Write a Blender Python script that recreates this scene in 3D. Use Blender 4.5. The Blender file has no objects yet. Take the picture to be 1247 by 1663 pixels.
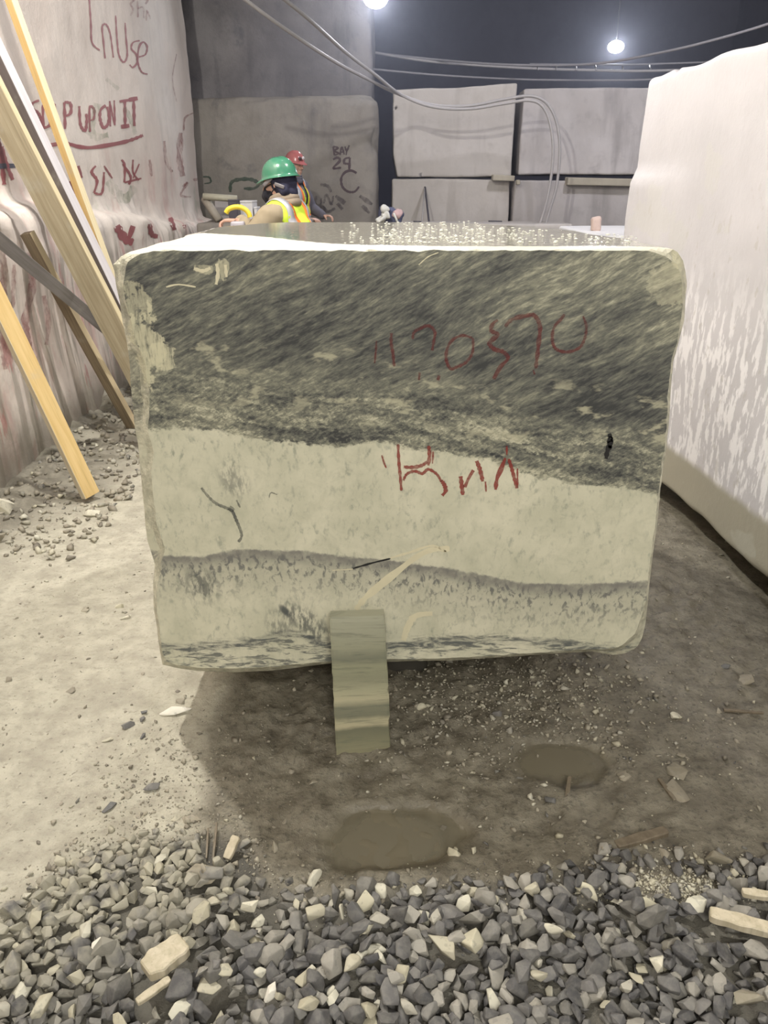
import bpy, bmesh, math, random
import numpy as np
from mathutils import Vector, Matrix, noise
from mathutils.bvhtree import BVHTree

# ------------------------------------------------------------ camera, world, lights
S = bpy.context.scene
COL = S.collection
PITCH = math.radians(23.02)
F, CX, CY = 1250.0, 623.5, 831.5
CAM = Vector((0, 0, 1.6))
cd = bpy.data.cameras.new('camera'); cam = bpy.data.objects.new('camera', cd); COL.objects.link(cam)
cd.sensor_fit = 'HORIZONTAL'; cd.sensor_width = 36; cd.lens = 36 * F / 1247
cd.clip_start = .05; cd.clip_end = 200
cam.location = CAM; cam.rotation_euler = (math.pi/2 - PITCH, 0, 0)
S.camera = cam
S.view_settings.view_transform = 'Standard'; S.view_settings.look = 'None'
S.view_settings.gamma = 1; S.view_settings.use_curve_mapping = False
S.view_settings.exposure = 0.0

w = bpy.data.worlds.new('world'); S.world = w; w.use_nodes = True
w.node_tree.nodes['Background'].inputs[0].default_value = (.80, .82, .86, 1)
w.node_tree.nodes['Background'].inputs[1].default_value = .15

def aim(o, t):
    o.rotation_euler = (Vector(t) - o.location).to_track_quat('-Z', 'Y').to_euler()
def lamp(name, typ, loc, power, color, size=.1, target=None, spot=None, sizey=None, blend=.5):
    l = bpy.data.lights.new(name, typ); l.energy = power; l.color = color
    if typ == 'AREA':
        l.size = size
        if sizey: l.shape = 'RECTANGLE'; l.size_y = sizey
    else: l.shadow_soft_size = size
    if typ == 'SPOT': l.spot_size = math.radians(spot); l.spot_blend = blend
    o = bpy.data.objects.new(name, l); COL.objects.link(o); o.location = loc
    if target: aim(o, target)
    return o
# floodlight high up on the left of the block: throws the block's shadow towards the viewer
lamp('work_light_left', 'POINT', (-1.60, 3.35, 4.75), 700, (1.0, .965, .89), .06)
# soft fill added behind the viewer to light the block's front face
lamp('fill_light_rear', 'AREA', (.6, -3.2, 4.2), 285, (1, .955, .86), 2.6, (0, 2.2, .6))
# unseen spot on the back stacks, widened to brighten the low white block
lamp('fill_spot_far', 'SPOT', (3.4, 6.6, 6.2), 900, (.95, .93, 1.0), .35, (2.3, 11.5, 1.6), 84)
# spot added to brighten the left wall, also throwing the boards' shadows
lamp('fill_spot_wall', 'SPOT', (1.6, 4.4, 5.4), 620, (1, .95, .92), .06, (-2.4, 5.6, 1.4), 75)
lamp('fill_spot_side', 'SPOT', (-.3, 6.0, 4.6), 300, (1, .955, 1.0), .12, (1.7, 3.6, 1.2), 80)  # cool spot added to brighten the right block

# ------------------------------------------------------------ picking points
CP, SP = math.cos(PITCH), math.sin(PITCH)
def ray(px, py):
    u = (px - CX) / F; v = (CY - py) / F
    return Vector((u, CP + v * SP, -SP + v * CP))
def onz(px, py, z=0.0):
    d = ray(px, py); return CAM + d * ((z - CAM.z) / d.z)
def ony(px, py, y):
    d = ray(px, py); return CAM + d * (y / d.y)
def onx(px, py, x):
    d = ray(px, py); return CAM + d * (x / d.x)

# ------------------------------------------------------------ numpy value noise
def _hash(ix, iy, seed):
    n = (ix * 374761393 + iy * 668265263 + seed * 974634777) & 0xffffffff
    n = ((n ^ (n >> 13)) * 1274126177) & 0xffffffff
    return ((n ^ (n >> 16)) & 0xffff) / 65535.0
def vnoise(x, y, seed=0):
    x = np.asarray(x, float); y = np.asarray(y, float)
    ix = np.floor(x).astype(np.int64); iy = np.floor(y).astype(np.int64)
    fx = x - ix; fy = y - iy
    fx = fx * fx * (3 - 2 * fx); fy = fy * fy * (3 - 2 * fy)
    a = _hash(ix, iy, seed); b = _hash(ix + 1, iy, seed); c = _hash(ix, iy + 1, seed); d = _hash(ix + 1, iy + 1, seed)
    return (a + (b - a) * fx) * (1 - fy) + (c + (d - c) * fx) * fy
def fbm(x, y, seed=0, octv=4):
    s = 0; amp = .5
    for i in range(octv):
        s = s + amp * (vnoise(x, y, seed + i * 17) - .5) * 2; x = x * 2.03 + 7.1; y = y * 2.03 + 3.3; amp *= .5
    return s
def sstep(a, b, x):
    t = np.clip((x - a) / (b - a), 0, 1); return t * t * (3 - 2 * t)

# ------------------------------------------------------------ object helpers
def link(name, me, mat=None, parent=None, loc=None):
    o = bpy.data.objects.new(name, me); COL.objects.link(o)
    if mat is not None: me.materials.append(mat)
    if parent is not None: o.parent = parent
    if loc is not None: o.location = loc
    return o
def tag(o, label=None, cat=None, group=None, kind=None):
    if label: o['label'] = label
    if cat: o['category'] = cat
    if group: o['group'] = group
    if kind: o['kind'] = kind
    return o
def empty(name, loc, rz=0):
    o = bpy.data.objects.new(name, None); COL.objects.link(o); o.location = loc; o.rotation_euler = (0, 0, rz)
    o.empty_display_size = .1
    return o
def me_from(name, verts, faces, smooth=True):
    me = bpy.data.meshes.new(name); me.from_pydata([tuple(v) for v in verts], [], faces); me.update()
    if smooth: me.polygons.foreach_set('use_smooth', [True] * len(me.polygons))
    return me
def bm_mesh(name, bm, smooth=True):
    me = bpy.data.meshes.new(name); bmesh.ops.recalc_face_normals(bm, faces=bm.faces); bm.to_mesh(me); bm.free()
    if smooth: me.polygons.foreach_set('use_smooth', [True] * len(me.polygons))
    return me
def rebase(o, base):
    """mesh given in world coordinates: move the origin to base"""
    b = Vector(base); o.data.transform(Matrix.Translation(-b)); o.location = b
    return o
def tube_bm(bm, pts, r, n=10, cap=True):
    pts = [Vector(p) for p in pts]; rs = r if isinstance(r, (list, tuple)) else [r] * len(pts)
    rings = []; up = Vector((0, 0, 1)); nrm = None
    for i, p in enumerate(pts):
        t = (pts[min(i + 1, len(pts) - 1)] - pts[max(i - 1, 0)]).normalized()
        if nrm is None:
            nrm = t.cross(up) if abs(t.z) < .95 else t.cross(Vector((1, 0, 0)))
        nrm = (nrm - t * nrm.dot(t)).normalized(); b = t.cross(nrm)
        rings.append([bm.verts.new(p + (nrm * math.cos(a) + b * math.sin(a)) * rs[i]) for a in [2 * math.pi * k / n for k in range(n)]])
    for a, b in zip(rings, rings[1:]):
        for k in range(n): bm.faces.new((a[k], a[(k + 1) % n], b[(k + 1) % n], b[k]))
    if cap:
        bm.faces.new(rings[0][::-1]); bm.faces.new(rings[-1])
def smooth_path(pts, n=8):
    pts = [Vector(p) for p in pts]; P = [pts[0]] + pts + [pts[-1]]; out = []
    for i in range(1, len(P) - 2):
        for k in range(n):
            t = k / n; p0, p1, p2, p3 = P[i - 1], P[i], P[i + 1], P[i + 2]
            out.append(.5 * ((2 * p1) + (p2 - p0) * t + (2 * p0 - 5 * p1 + 4 * p2 - p3) * t * t + (3 * p1 - p0 - 3 * p2 + p3) * t ** 3))
    out.append(pts[-1]); return out
def box_bm(bm, c, size, rot=None, bevel=0.0):
    r = bmesh.ops.create_cube(bm, size=1); vs = r['verts']
    m = Matrix.Translation(Vector(c)) @ (rot.to_4x4() if rot is not None else Matrix.Identity(4)) @ Matrix.Diagonal((*size, 1))
    bmesh.ops.transform(bm, matrix=m, verts=vs)
    if bevel:
        es = list({e for v in vs for e in v.link_edges})
        bmesh.ops.bevel(bm, geom=es, offset=bevel, segments=2, affect='EDGES', profile=.5)

# ------------------------------------------------------------ material helpers
class M:
    def __init__(s, name, rough=.7, spec=.5):
        s.m = bpy.data.materials.new(name); s.m.use_nodes = True; s.t = s.m.node_tree; s.n = s.t.nodes
        s.b = s.n['Principled BSDF']; s.b.inputs['Roughness'].default_value = rough
        s.b.inputs['Specular IOR Level'].default_value = spec
        s.out = s.n['Material Output']; s._tc = None
    def L(s, a, b): s.t.links.new(a, b)
    def coord(s, kind='Object'):
        if s._tc is None: s._tc = s.n.new('ShaderNodeTexCoord')
        return s._tc.outputs[kind]
    def inp(s, sock, v):
        if isinstance(v, bpy.types.NodeSocket): s.L(v, sock)
        elif isinstance(v, (tuple, list)) and len(v) == 3 and sock.type == 'RGBA': sock.default_value = (*v, 1)
        else: sock.default_value = v
    def math(s, op, a, b=0.0, c=0.0, clamp=False):
        n = s.n.new('ShaderNodeMath'); n.operation = op; n.use_clamp = clamp
        s.inp(n.inputs[0], a); s.inp(n.inputs[1], b)
        s.inp(n.inputs[2], c); return n.outputs[0]
    def vmath(s, op, a, b):
        n = s.n.new('ShaderNodeVectorMath'); n.operation = op; s.inp(n.inputs[0], a); s.inp(n.inputs[1], b); return n.outputs[0]
    def mapping(s, v, scale=(1, 1, 1), rot=(0, 0, 0), loc=(0, 0, 0)):
        n = s.n.new('ShaderNodeMapping'); s.L(v, n.inputs[0]); n.inputs['Location'].default_value = loc
        n.inputs['Rotation'].default_value = rot; n.inputs['Scale'].default_value = scale; return n.outputs[0]
    def noise(s, v, scale=5, detail=4, rough=.55, dist=0, col=False):
        n = s.n.new('ShaderNodeTexNoise'); s.L(v, n.inputs['Vector']); n.inputs['Scale'].default_value = scale
        n.inputs['Detail'].default_value = detail; n.inputs['Roughness'].default_value = rough; n.inputs['Distortion'].default_value = dist
        return n.outputs['Color' if col else 'Fac']
    def voronoi(s, v, scale=5, feat='F1', out='Distance', rnd=1):
        n = s.n.new('ShaderNodeTexVoronoi'); n.feature = feat; s.L(v, n.inputs['Vector']); n.inputs['Scale'].default_value = scale
        n.inputs['Randomness'].default_value = rnd
        return n.outputs[out]
    def ramp(s, f, stops, interp='LINEAR'):
        n = s.n.new('ShaderNodeValToRGB'); n.color_ramp.interpolation = interp; e = n.color_ramp.elements
        while len(e) < len(stops): e.new(.5)
        for k, (p, c) in enumerate(stops):
            e[k].position = p; e[k].color = (*c, 1) if isinstance(c, (tuple, list)) else (c, c, c, 1)
        s.inp(n.inputs[0], f); return n.outputs[0]
    def step(s, a, b, x, lo=0.0, hi=1.0):
        n = s.n.new('ShaderNodeMapRange'); n.interpolation_type = 'SMOOTHSTEP'
        s.inp(n.inputs[0], x); s.inp(n.inputs[1], a); s.inp(n.inputs[2], b); s.inp(n.inputs[3], lo); s.inp(n.inputs[4], hi); return n.outputs[0]
    def mix(s, f, a, b, mode='MIX'):
        n = s.n.new('ShaderNodeMix'); n.data_type = 'RGBA'; n.blend_type = mode
        s.inp(n.inputs['Factor'], f); s.inp(n.inputs[6], a); s.inp(n.inputs[7], b); return n.outputs[2]
    def sep(s, v):
        n = s.n.new('ShaderNodeSeparateXYZ'); s.L(v, n.inputs[0]); return n.outputs
    def comb(s, x, y, z):
        n = s.n.new('ShaderNodeCombineXYZ')
        for i, q in enumerate((x, y, z)): s.inp(n.inputs[i], q)
        return n.outputs[0]
    def curve(s, v, pts):
        n = s.n.new('ShaderNodeFloatCurve'); s.inp(n.inputs['Value'], v); c = n.mapping.curves[0]
        pts = sorted(pts); n.mapping.use_clip = False
        c.points[0].location = pts[0]; c.points[1].location = pts[-1]
        for p in pts[1:-1]: c.points.new(*p)
        n.mapping.update(); return n.outputs[0]
    def bump(s, h, strength=.5, dist=.01, normal=None):
        n = s.n.new('ShaderNodeBump'); n.inputs['Strength'].default_value = strength; n.inputs['Distance'].default_value = dist
        s.L(h, n.inputs['Height'])
        if normal is not None: s.L(normal, n.inputs['Normal'])
        s.L(n.outputs[0], s.b.inputs['Normal']); return n.outputs[0]
    def color(s, c): s.inp(s.b.inputs['Base Color'], c); return s
    def attr(s, name):
        n = s.n.new('ShaderNodeAttribute'); n.attribute_name = name; return n.outputs['Fac']

def mat_plain(name, col, rough=.6, metal=0, var=.12, scale=30, bump=.15, bd=.002):
    m = M(name, rough); v = m.coord(); n = m.noise(v, scale, 4)
    m.color(m.mix(n, tuple(c * (1 - var) for c in col), tuple(min(1, c * (1 + var)) for c in col)))
    m.b.inputs['Metallic'].default_value = metal
    if bump: m.bump(n, bump, bd)
    return m.m
def mat_rock(name, c1, c2, stain=(.3, .28, .24), rough=.75, drips=True, sc=1.0, bumpd=.01, dark=None):
    m = M(name, rough); v = m.coord()
    a = m.noise(v, .9 * sc, 6, .6, .3); b = m.noise(v, 7 * sc, 6, .65)
    col = m.mix(m.step(.35, .65, a), c1, c2)
    col = m.mix(m.math('MULTIPLY', m.step(.5, .75, b), .35), col, stain)
    if drips:
        d = m.noise(m.mapping(v, (2.2 * sc, 2.2 * sc, .28 * sc)), 2.2, 5, .6)
        col = m.mix(m.math('MULTIPLY', m.step(.52, .72, d), .5), col, stain)
    if dark:
        d = m.noise(v, 1.6 * sc, 5, .7, .5); col = m.mix(m.math('MULTIPLY', m.step(.56, .7, d), .6), col, dark)
    m.color(col)
    f = m.noise(v, 45 * sc, 5, .7)
    m.bump(m.math('ADD', m.math('MULTIPLY', f, .3), b), .55, bumpd)
    return m.m

# ------------------------------------------------------------ shape helpers
def block_mesh(name, size, n=(24, 24, 24), r=.04, amp=.012, freq=2.2, seed=0, warp=None, chip=.03):
    """rock block with origin at the centre of its base: rounded, chipped edges, uneven faces"""
    sx, sy, sz = size; bm = bmesh.new(); idx = {}
    def cuts(L, m):
        k = r * 2.2; e = [0, .12 * k, .3 * k, .55 * k, .85 * k, 1.25 * k]
        if L < 3.2 * k: return list(np.linspace(0, L, m + 1))
        return e + list(np.linspace(1.25 * k, L - 1.25 * k, m + 1))[1:-1] + [L - q for q in reversed(e)]
    cx_, cy_, cz_ = cuts(sx, n[0]), cuts(sy, n[1]), cuts(sz, n[2]); n = (len(cx_) - 1, len(cy_) - 1, len(cz_) - 1)
    def vert(i, j, k):
        key = (i, j, k)
        if key in idx: return idx[key]
        p = Vector((cx_[i] - sx / 2, cy_[j] - sy / 2, cz_[k]))
        q = Vector((p.x, p.y, p.z - sz / 2)); h = Vector((sx, sy, sz)) / 2
        rr = r * (1 + 1.6 * max(0, noise.noise(p * 3.1 + Vector((seed, 5, 1)))) ) + chip * max(0, noise.noise(p * 6.0 + Vector((seed * 3, 1, 9))))
        rr = min(rr, .4 * min(size))
        inner = Vector([max(-h[a] + rr, min(h[a] - rr, q[a])) for a in range(3)])
        d = q - inner
        if d.length > 1e-9:
            q = inner + d.normalized() * min(rr, max(rr * .2, d.length if sum(abs(c) > 1e-9 for c in d) < 2 else rr))
        nn = d.normalized() if d.length > 1e-9 else Vector((0, 0, 0))
        q = q + nn * (noise.fractal(p * freq + Vector((seed * 7.3, 0, 0)), 1.0, 2.0, 4) * amp)
        q.z += sz / 2
        if warp: q = warp(q)
        v = bm.verts.new(q); idx[key] = v; return v
    a, b, c = n
    for (i0, rng) in ((0, None), (a, None)):
        for j in range(b):
            for k in range(c): bm.faces.new((vert(i0, j, k), vert(i0, j + 1, k), vert(i0, j + 1, k + 1), vert(i0, j, k + 1)))
    for j0 in (0, b):
        for i in range(a):
            for k in range(c): bm.faces.new((vert(i, j0, k), vert(i + 1, j0, k), vert(i + 1, j0, k + 1), vert(i, j0, k + 1)))
    for k0 in (0, c):
        for i in range(a):
            for j in range(b): bm.faces.new((vert(i, j, k0), vert(i + 1, j, k0), vert(i + 1, j + 1, k0), vert(i, j + 1, k0)))
    return bm_mesh(name, bm)
def bvh_of(o):
    bpy.context.view_layer.update()
    me = o.data; mw = o.matrix_world
    return BVHTree.FromPolygons([mw @ v.co for v in me.vertices], [tuple(p.vertices) for p in me.polygons])
def decal(name, strokes, bvh, mat, parent=None, off=.0015, step=4.0):
    """paint strokes that lie on a surface: (points, width), each found where the sight line meets the surface"""
    bm = bmesh.new()
    for pts, wd in strokes:
        P = [Vector((p[0], p[1], 0)) for p in pts]
        if len(P) > 2: P = smooth_path(P, 6)
        Q = [P[0]]
        for a, b in zip(P, P[1:]):
            n = max(1, int((b - a).length / step))
            for k in range(1, n + 1): Q.append(a.lerp(b, k / n))
        prev = None; tot = len(Q)
        for i, q in enumerate(Q):
            t = (Q[min(i + 1, tot - 1)] - Q[max(i - 1, 0)])
            if t.length < 1e-6: continue
            t.normalize(); nrm = Vector((-t.y, t.x, 0))
            ww = wd * .5 * (.72 + .28 * math.sin(math.pi * min(1, (i + .7) / tot)) + .22 * math.sin(i * 1.7 + q.x) )
            row = []
            for s in (-1, 0, 1):
                d = ray(q.x + nrm.x * ww * s, q.y + nrm.y * ww * s)
                h = bvh.ray_cast(CAM, d.normalized())
                if h[0] is None: row = None; break
                nn = h[1]
                if nn.dot(d) > 0: nn = -nn
                row.append(h[0] + nn * off)
            if row is None or (prev and (row[1] - prev_p).length > .4): prev = None; continue
            vs = [bm.verts.new(p) for p in row]
            if prev:
                for k in (0, 1): bm.faces.new((prev[k], prev[k + 1], vs[k + 1], vs[k]))
            prev = vs; prev_p = row[1]
    if not bm.faces: bm.free(); return None
    me = bm_mesh(name, bm); o = link(name, me, mat)
    c = sum((v.co for v in me.vertices), Vector()) / len(me.vertices); rebase(o, c)
    if parent is not None:
        o.parent = parent; bpy.context.view_layer.update(); o.matrix_parent_inverse = parent.matrix_world.inverted()
    return o
def mat_paint(name, col, cover=.8, sc=40, edge=.12):
    m = M(name, .6); v = m.coord()
    n = m.noise(v, sc, 5, .7); n2 = m.noise(v, sc * .2, 2)
    m.color(m.mix(n2, col, tuple(c * .75 for c in col)))
    th = 1 - cover
    f = m.math('MULTIPLY', m.step(th - edge, th + edge, m.math('ADD', m.math('MULTIPLY', n, .65), m.math('MULTIPLY', n2, .35))), min(1, cover + .1))
    m.L(f, m.b.inputs['Alpha']); return m.m
# ------------------------------------------------------------ gravel limit and ground height
GL = [(p.x, p.y) for p in [onz(*q) for q in [(-260, 1560), (0, 1490), (70, 1430), (160, 1375), (250, 1362), (395, 1362), (440, 1440), (520, 1458), (700, 1440), (880, 1432), (940, 1405), (1010, 1392), (1120, 1400), (1247, 1395), (1500, 1380)]]]
def glimit(x): return np.interp(x, [p[0] for p in GL], [p[1] for p in GL])
PUD = onz(632, 1362); PUD2 = onz(905, 1235)
def pud(x, y):
    a = ((x - PUD.x) / .20) ** 2 + ((y - PUD.y) / .13) ** 2
    b = ((x - PUD2.x) / .17) ** 2 + ((y - PUD2.y) / .10) ** 2
    n = fbm(np.asarray(x) * 7, np.asarray(y) * 7, 5, 3) * .7
    return np.maximum(1 - sstep(.6, 1.25, a + n), .8 * (1 - sstep(.5, 1.3, b + n)))
def gh(x, y):
    x = np.asarray(x, float); y = np.asarray(y, float)
    near = np.exp(-np.maximum(0, np.hypot(x, y - 2) - 3) / 3)
    h = .012 * fbm(x * 2.1, y * 2.1, 1, 3) + .007 * fbm(x * 9, y * 9, 2, 4) + .0055 * fbm(x * 34, y * 34, 3, 3) * near
    # broken crust of mud under and right of the block, churned edge before the gravel
    rough = sstep(.2, .75, vnoise(x * 3.1 + 4, y * 3.1, 9)) * sstep(-.6, -.3, x) * (1 - sstep(1.2, 1.6, x))
    h = h + rough * .017 * fbm(x * 21, y * 21, 4, 4) + sstep(-.7, -.4, x) * (1 - sstep(1.3, 1.7, x)) * (1 - sstep(2.6, 3, y)) * .005 * fbm(x * 46, y * 30, 14, 3)
    edge = np.exp(-((y - glimit(x) - .03) / .07) ** 2); h = h + edge * (.010 + .008 * fbm(x * 14, y * 14, 6, 3))
    # rubble bank along the foot of the left wall
    bank = sstep(-1.35, -2.2, x) * (1 - sstep(9, 11, y)); lump = np.maximum(0, fbm(x * 5.5, y * 5.5, 11, 4) + .15)
    tongue = sstep(4.6, 6.4, y) * sstep(-1.2, -1.9, x)
    near_w = sstep(-1.55, -2.15, x) * (1 - sstep(4.5, 5.0, y) * .3)
    h = h + near_w * (.02 + .07 * lump) + tongue * (.05 + .16 * lump) + np.maximum(near_w, tongue) * .035 * fbm(x * 19, y * 19, 12, 4)
    p = pud(x, y)
    h = h * (1 - .45 * p) - .013 * p
    return h

def build_ground():
    xs = np.concatenate([np.linspace(-9, -2.75, 30), np.arange(-2.7, -1.2, .018), np.arange(-1.2, 1.5, .0105), np.arange(1.5, 2.4, .022), np.linspace(2.5, 9, 26)])
    ys = np.concatenate([np.linspace(-6, .7, 16), np.arange(.75, 2.9, .0105), np.arange(2.9, 6.6, .022), np.linspace(6.7, 23, 60)])
    X, Y = np.meshgrid(xs, ys); Z = gh(X, Y)
    nx, ny = len(xs), len(ys)
    co = np.stack([X, Y, Z], -1).reshape(-1, 3)
    i = np.arange(ny - 1)[:, None] * nx + np.arange(nx - 1)[None, :]
    fa = np.stack([i, i + 1, i + nx + 1, i + nx], -1).reshape(-1, 4)
    me = bpy.data.meshes.new('ground'); me.vertices.add(len(co)); me.vertices.foreach_set('co', co.ravel())
    me.loops.add(fa.size); me.loops.foreach_set('vertex_index', fa.ravel().astype(np.int32))
    me.polygons.add(len(fa)); me.polygons.foreach_set('loop_start', np.arange(0, fa.size, 4, dtype=np.int32))
    me.update(calc_edges=True); me.polygons.foreach_set('use_smooth', [True] * len(fa))
    n = fbm(X * 3, Y * 3, 21, 4)
    wet = np.clip(sstep(-.48, -.25, X + .2 * n) * sstep(1.25, 1.45, Y) + sstep(-.60, -.48, X + .1 * n) * (1 - sstep(2.25, 2.5, Y)) * sstep(1.3, 1.5, Y), 0, 1)  # wet mud mask, also painting the block's cast shadow into the colour
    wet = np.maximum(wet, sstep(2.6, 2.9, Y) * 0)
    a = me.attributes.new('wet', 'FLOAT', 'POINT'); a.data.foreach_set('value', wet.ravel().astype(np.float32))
    rb = np.maximum(sstep(-1.45, -2.0, X + .3 * n), sstep(4.8, 6.2, Y + n) * sstep(-1.0, -1.6, X)); rb = rb * sstep(.25, .6, vnoise(X * 5, Y * 5, 44) + .2)
    a = me.attributes.new('rubble', 'FLOAT', 'POINT'); a.data.foreach_set('value', rb.ravel().astype(np.float32))
    gap_shade = sstep(-.02, .05, glimit(X) - Y) * sstep(-1.0, -.35, X + (glimit(X) - Y) * 1.3) * (1 - sstep(1.1, 1.0, np.hypot((X - onz(1085, 1440).x) / .13, (Y - onz(1085, 1440).y) / .05)) * .9)  # darkens the ground under the gravel to paint the shade of its gaps
    a = me.attributes.new('bed', 'FLOAT', 'POINT'); a.data.foreach_set('value', gap_shade.ravel().astype(np.float32))
    a = me.attributes.new('puddle', 'FLOAT', 'POINT'); a.data.foreach_set('value', pud(X, Y).ravel().astype(np.float32))
    m = M('marble_mud', .8); v = m.coord()
    big = m.noise(v, 1.7, 5, .6); mid = m.noise(v, 11, 6, .65); fine = m.noise(v, 60, 5, .7); cell = m.voronoi(v, 55)
    dry = m.mix(m.step(.3, .7, mid), (.35, .325, .26), (.50, .475, .385))
    dry = m.mix(m.math('MULTIPLY', m.step(.52, .7, big), .5), dry, (.30, .28, .225))
    dry = m.mix(m.math('MULTIPLY', m.step(.58, .68, fine), .5), dry, (.16, .145, .115))
    dry = m.mix(m.math('MULTIPLY', m.step(.52, .66, m.noise(m.mapping(v, (1, 1.6, 1)), 24, 5, .7)), .40), dry, (.23, .21, .165))
    wet_shade_col = m.mix(m.step(.32, .68, mid), (.12, .105, .077), (.24, .22, .17))
    wet_shade_col = m.mix(m.math('MULTIPLY', m.step(.50, .66, fine), .65), wet_shade_col, (.05, .045, .035))
    wet_shade_col = m.mix(m.math('MULTIPLY', m.step(.45, .65, m.noise(v, 4.5, 5, .7)), .4), wet_shade_col, (.24, .22, .17))
    wet_shade_col = m.mix(m.math('MULTIPLY', m.step(.18, .08, cell), m.step(.62, .7, m.noise(v, 21, 2))), wet_shade_col, (.42, .39, .31))
    wet_shade = m.attr('wet'); col = m.mix(wet_shade, dry, wet_shade_col)
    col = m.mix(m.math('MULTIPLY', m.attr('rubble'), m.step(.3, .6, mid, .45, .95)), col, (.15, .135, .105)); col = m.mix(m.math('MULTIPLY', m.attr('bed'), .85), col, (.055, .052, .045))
    col = m.mix(m.attr('puddle'), col, (.15, .132, .092))
    m.color(col)
    r = m.math('SUBTRACT', m.math('ADD', .62, m.math('MULTIPLY', mid, .35)), m.math('MULTIPLY', wet_shade, m.math('MULTIPLY', big, .55)), clamp=True)
    m.L(m.mix(m.attr('puddle'), r, (.22, .22, .22)), m.b.inputs['Roughness'])
    m.bump(m.math('MULTIPLY', m.math('ADD', m.math('MULTIPLY', mid, .8), m.math('MULTIPLY', fine, .45)), m.math('SUBTRACT', 1, m.attr('puddle'))), .95, .014)
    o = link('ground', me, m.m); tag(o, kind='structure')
    return o
ground = build_ground()

# murky water lying in the churned hollow
def water(name, c, rx, ry, z, seed, label):
    bm = bmesh.new(); vs = []
    for k in range(72):
        a = 2 * math.pi * k / 72; r = 1 + .22 * noise.noise(Vector((math.cos(a) * 1.6, math.sin(a) * 1.6, seed)))
        vs.append((math.cos(a) * rx * r, math.sin(a) * ry * r))
    top = [bm.verts.new((x, y, 0)) for x, y in vs]; bot = [bm.verts.new((x * .96, y * .96, -.012)) for x, y in vs]
    bm.faces.new(top); bm.faces.new(bot[::-1])
    for k in range(72): bm.faces.new((top[k], bot[k], bot[(k + 1) % 72], top[(k + 1) % 72]))
    m = M(name, .24, .5); v = m.coord(); n = m.noise(v, 4, 4)
    m.color(m.mix(n, (.17, .152, .108), (.215, .195, .143)))
    s_ = m.sep(v); a_ = m.math('DIVIDE', s_[0], rx); b_ = m.math('DIVIDE', s_[1], ry)
    rr = m.math('ADD', m.math('SQRT', m.math('ADD', m.math('MULTIPLY', a_, a_), m.math('MULTIPLY', b_, b_))), m.math('MULTIPLY', m.math('SUBTRACT', m.noise(v, 9, 5, .65), .5), .9))
    m.L(m.step(1.05, .55, rr, 0, .78), m.b.inputs['Alpha'])
    m.bump(m.noise(v, 16, 2), .08, .004)
    o = link(name, bm_mesh(name, bm, False), m.m, loc=(c.x, c.y, z)); tag(o, label, 'puddle'); return o
water('puddle', Vector((PUD.x, PUD.y)), .21, .135, -.0085, 1, 'murky brown puddle in the hollow in front of the marble offcut')
water('puddle', Vector((PUD2.x, PUD2.y)), .17, .10, -.0075, 4, 'small murky puddle right of the offcut under the front of the block')

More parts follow.
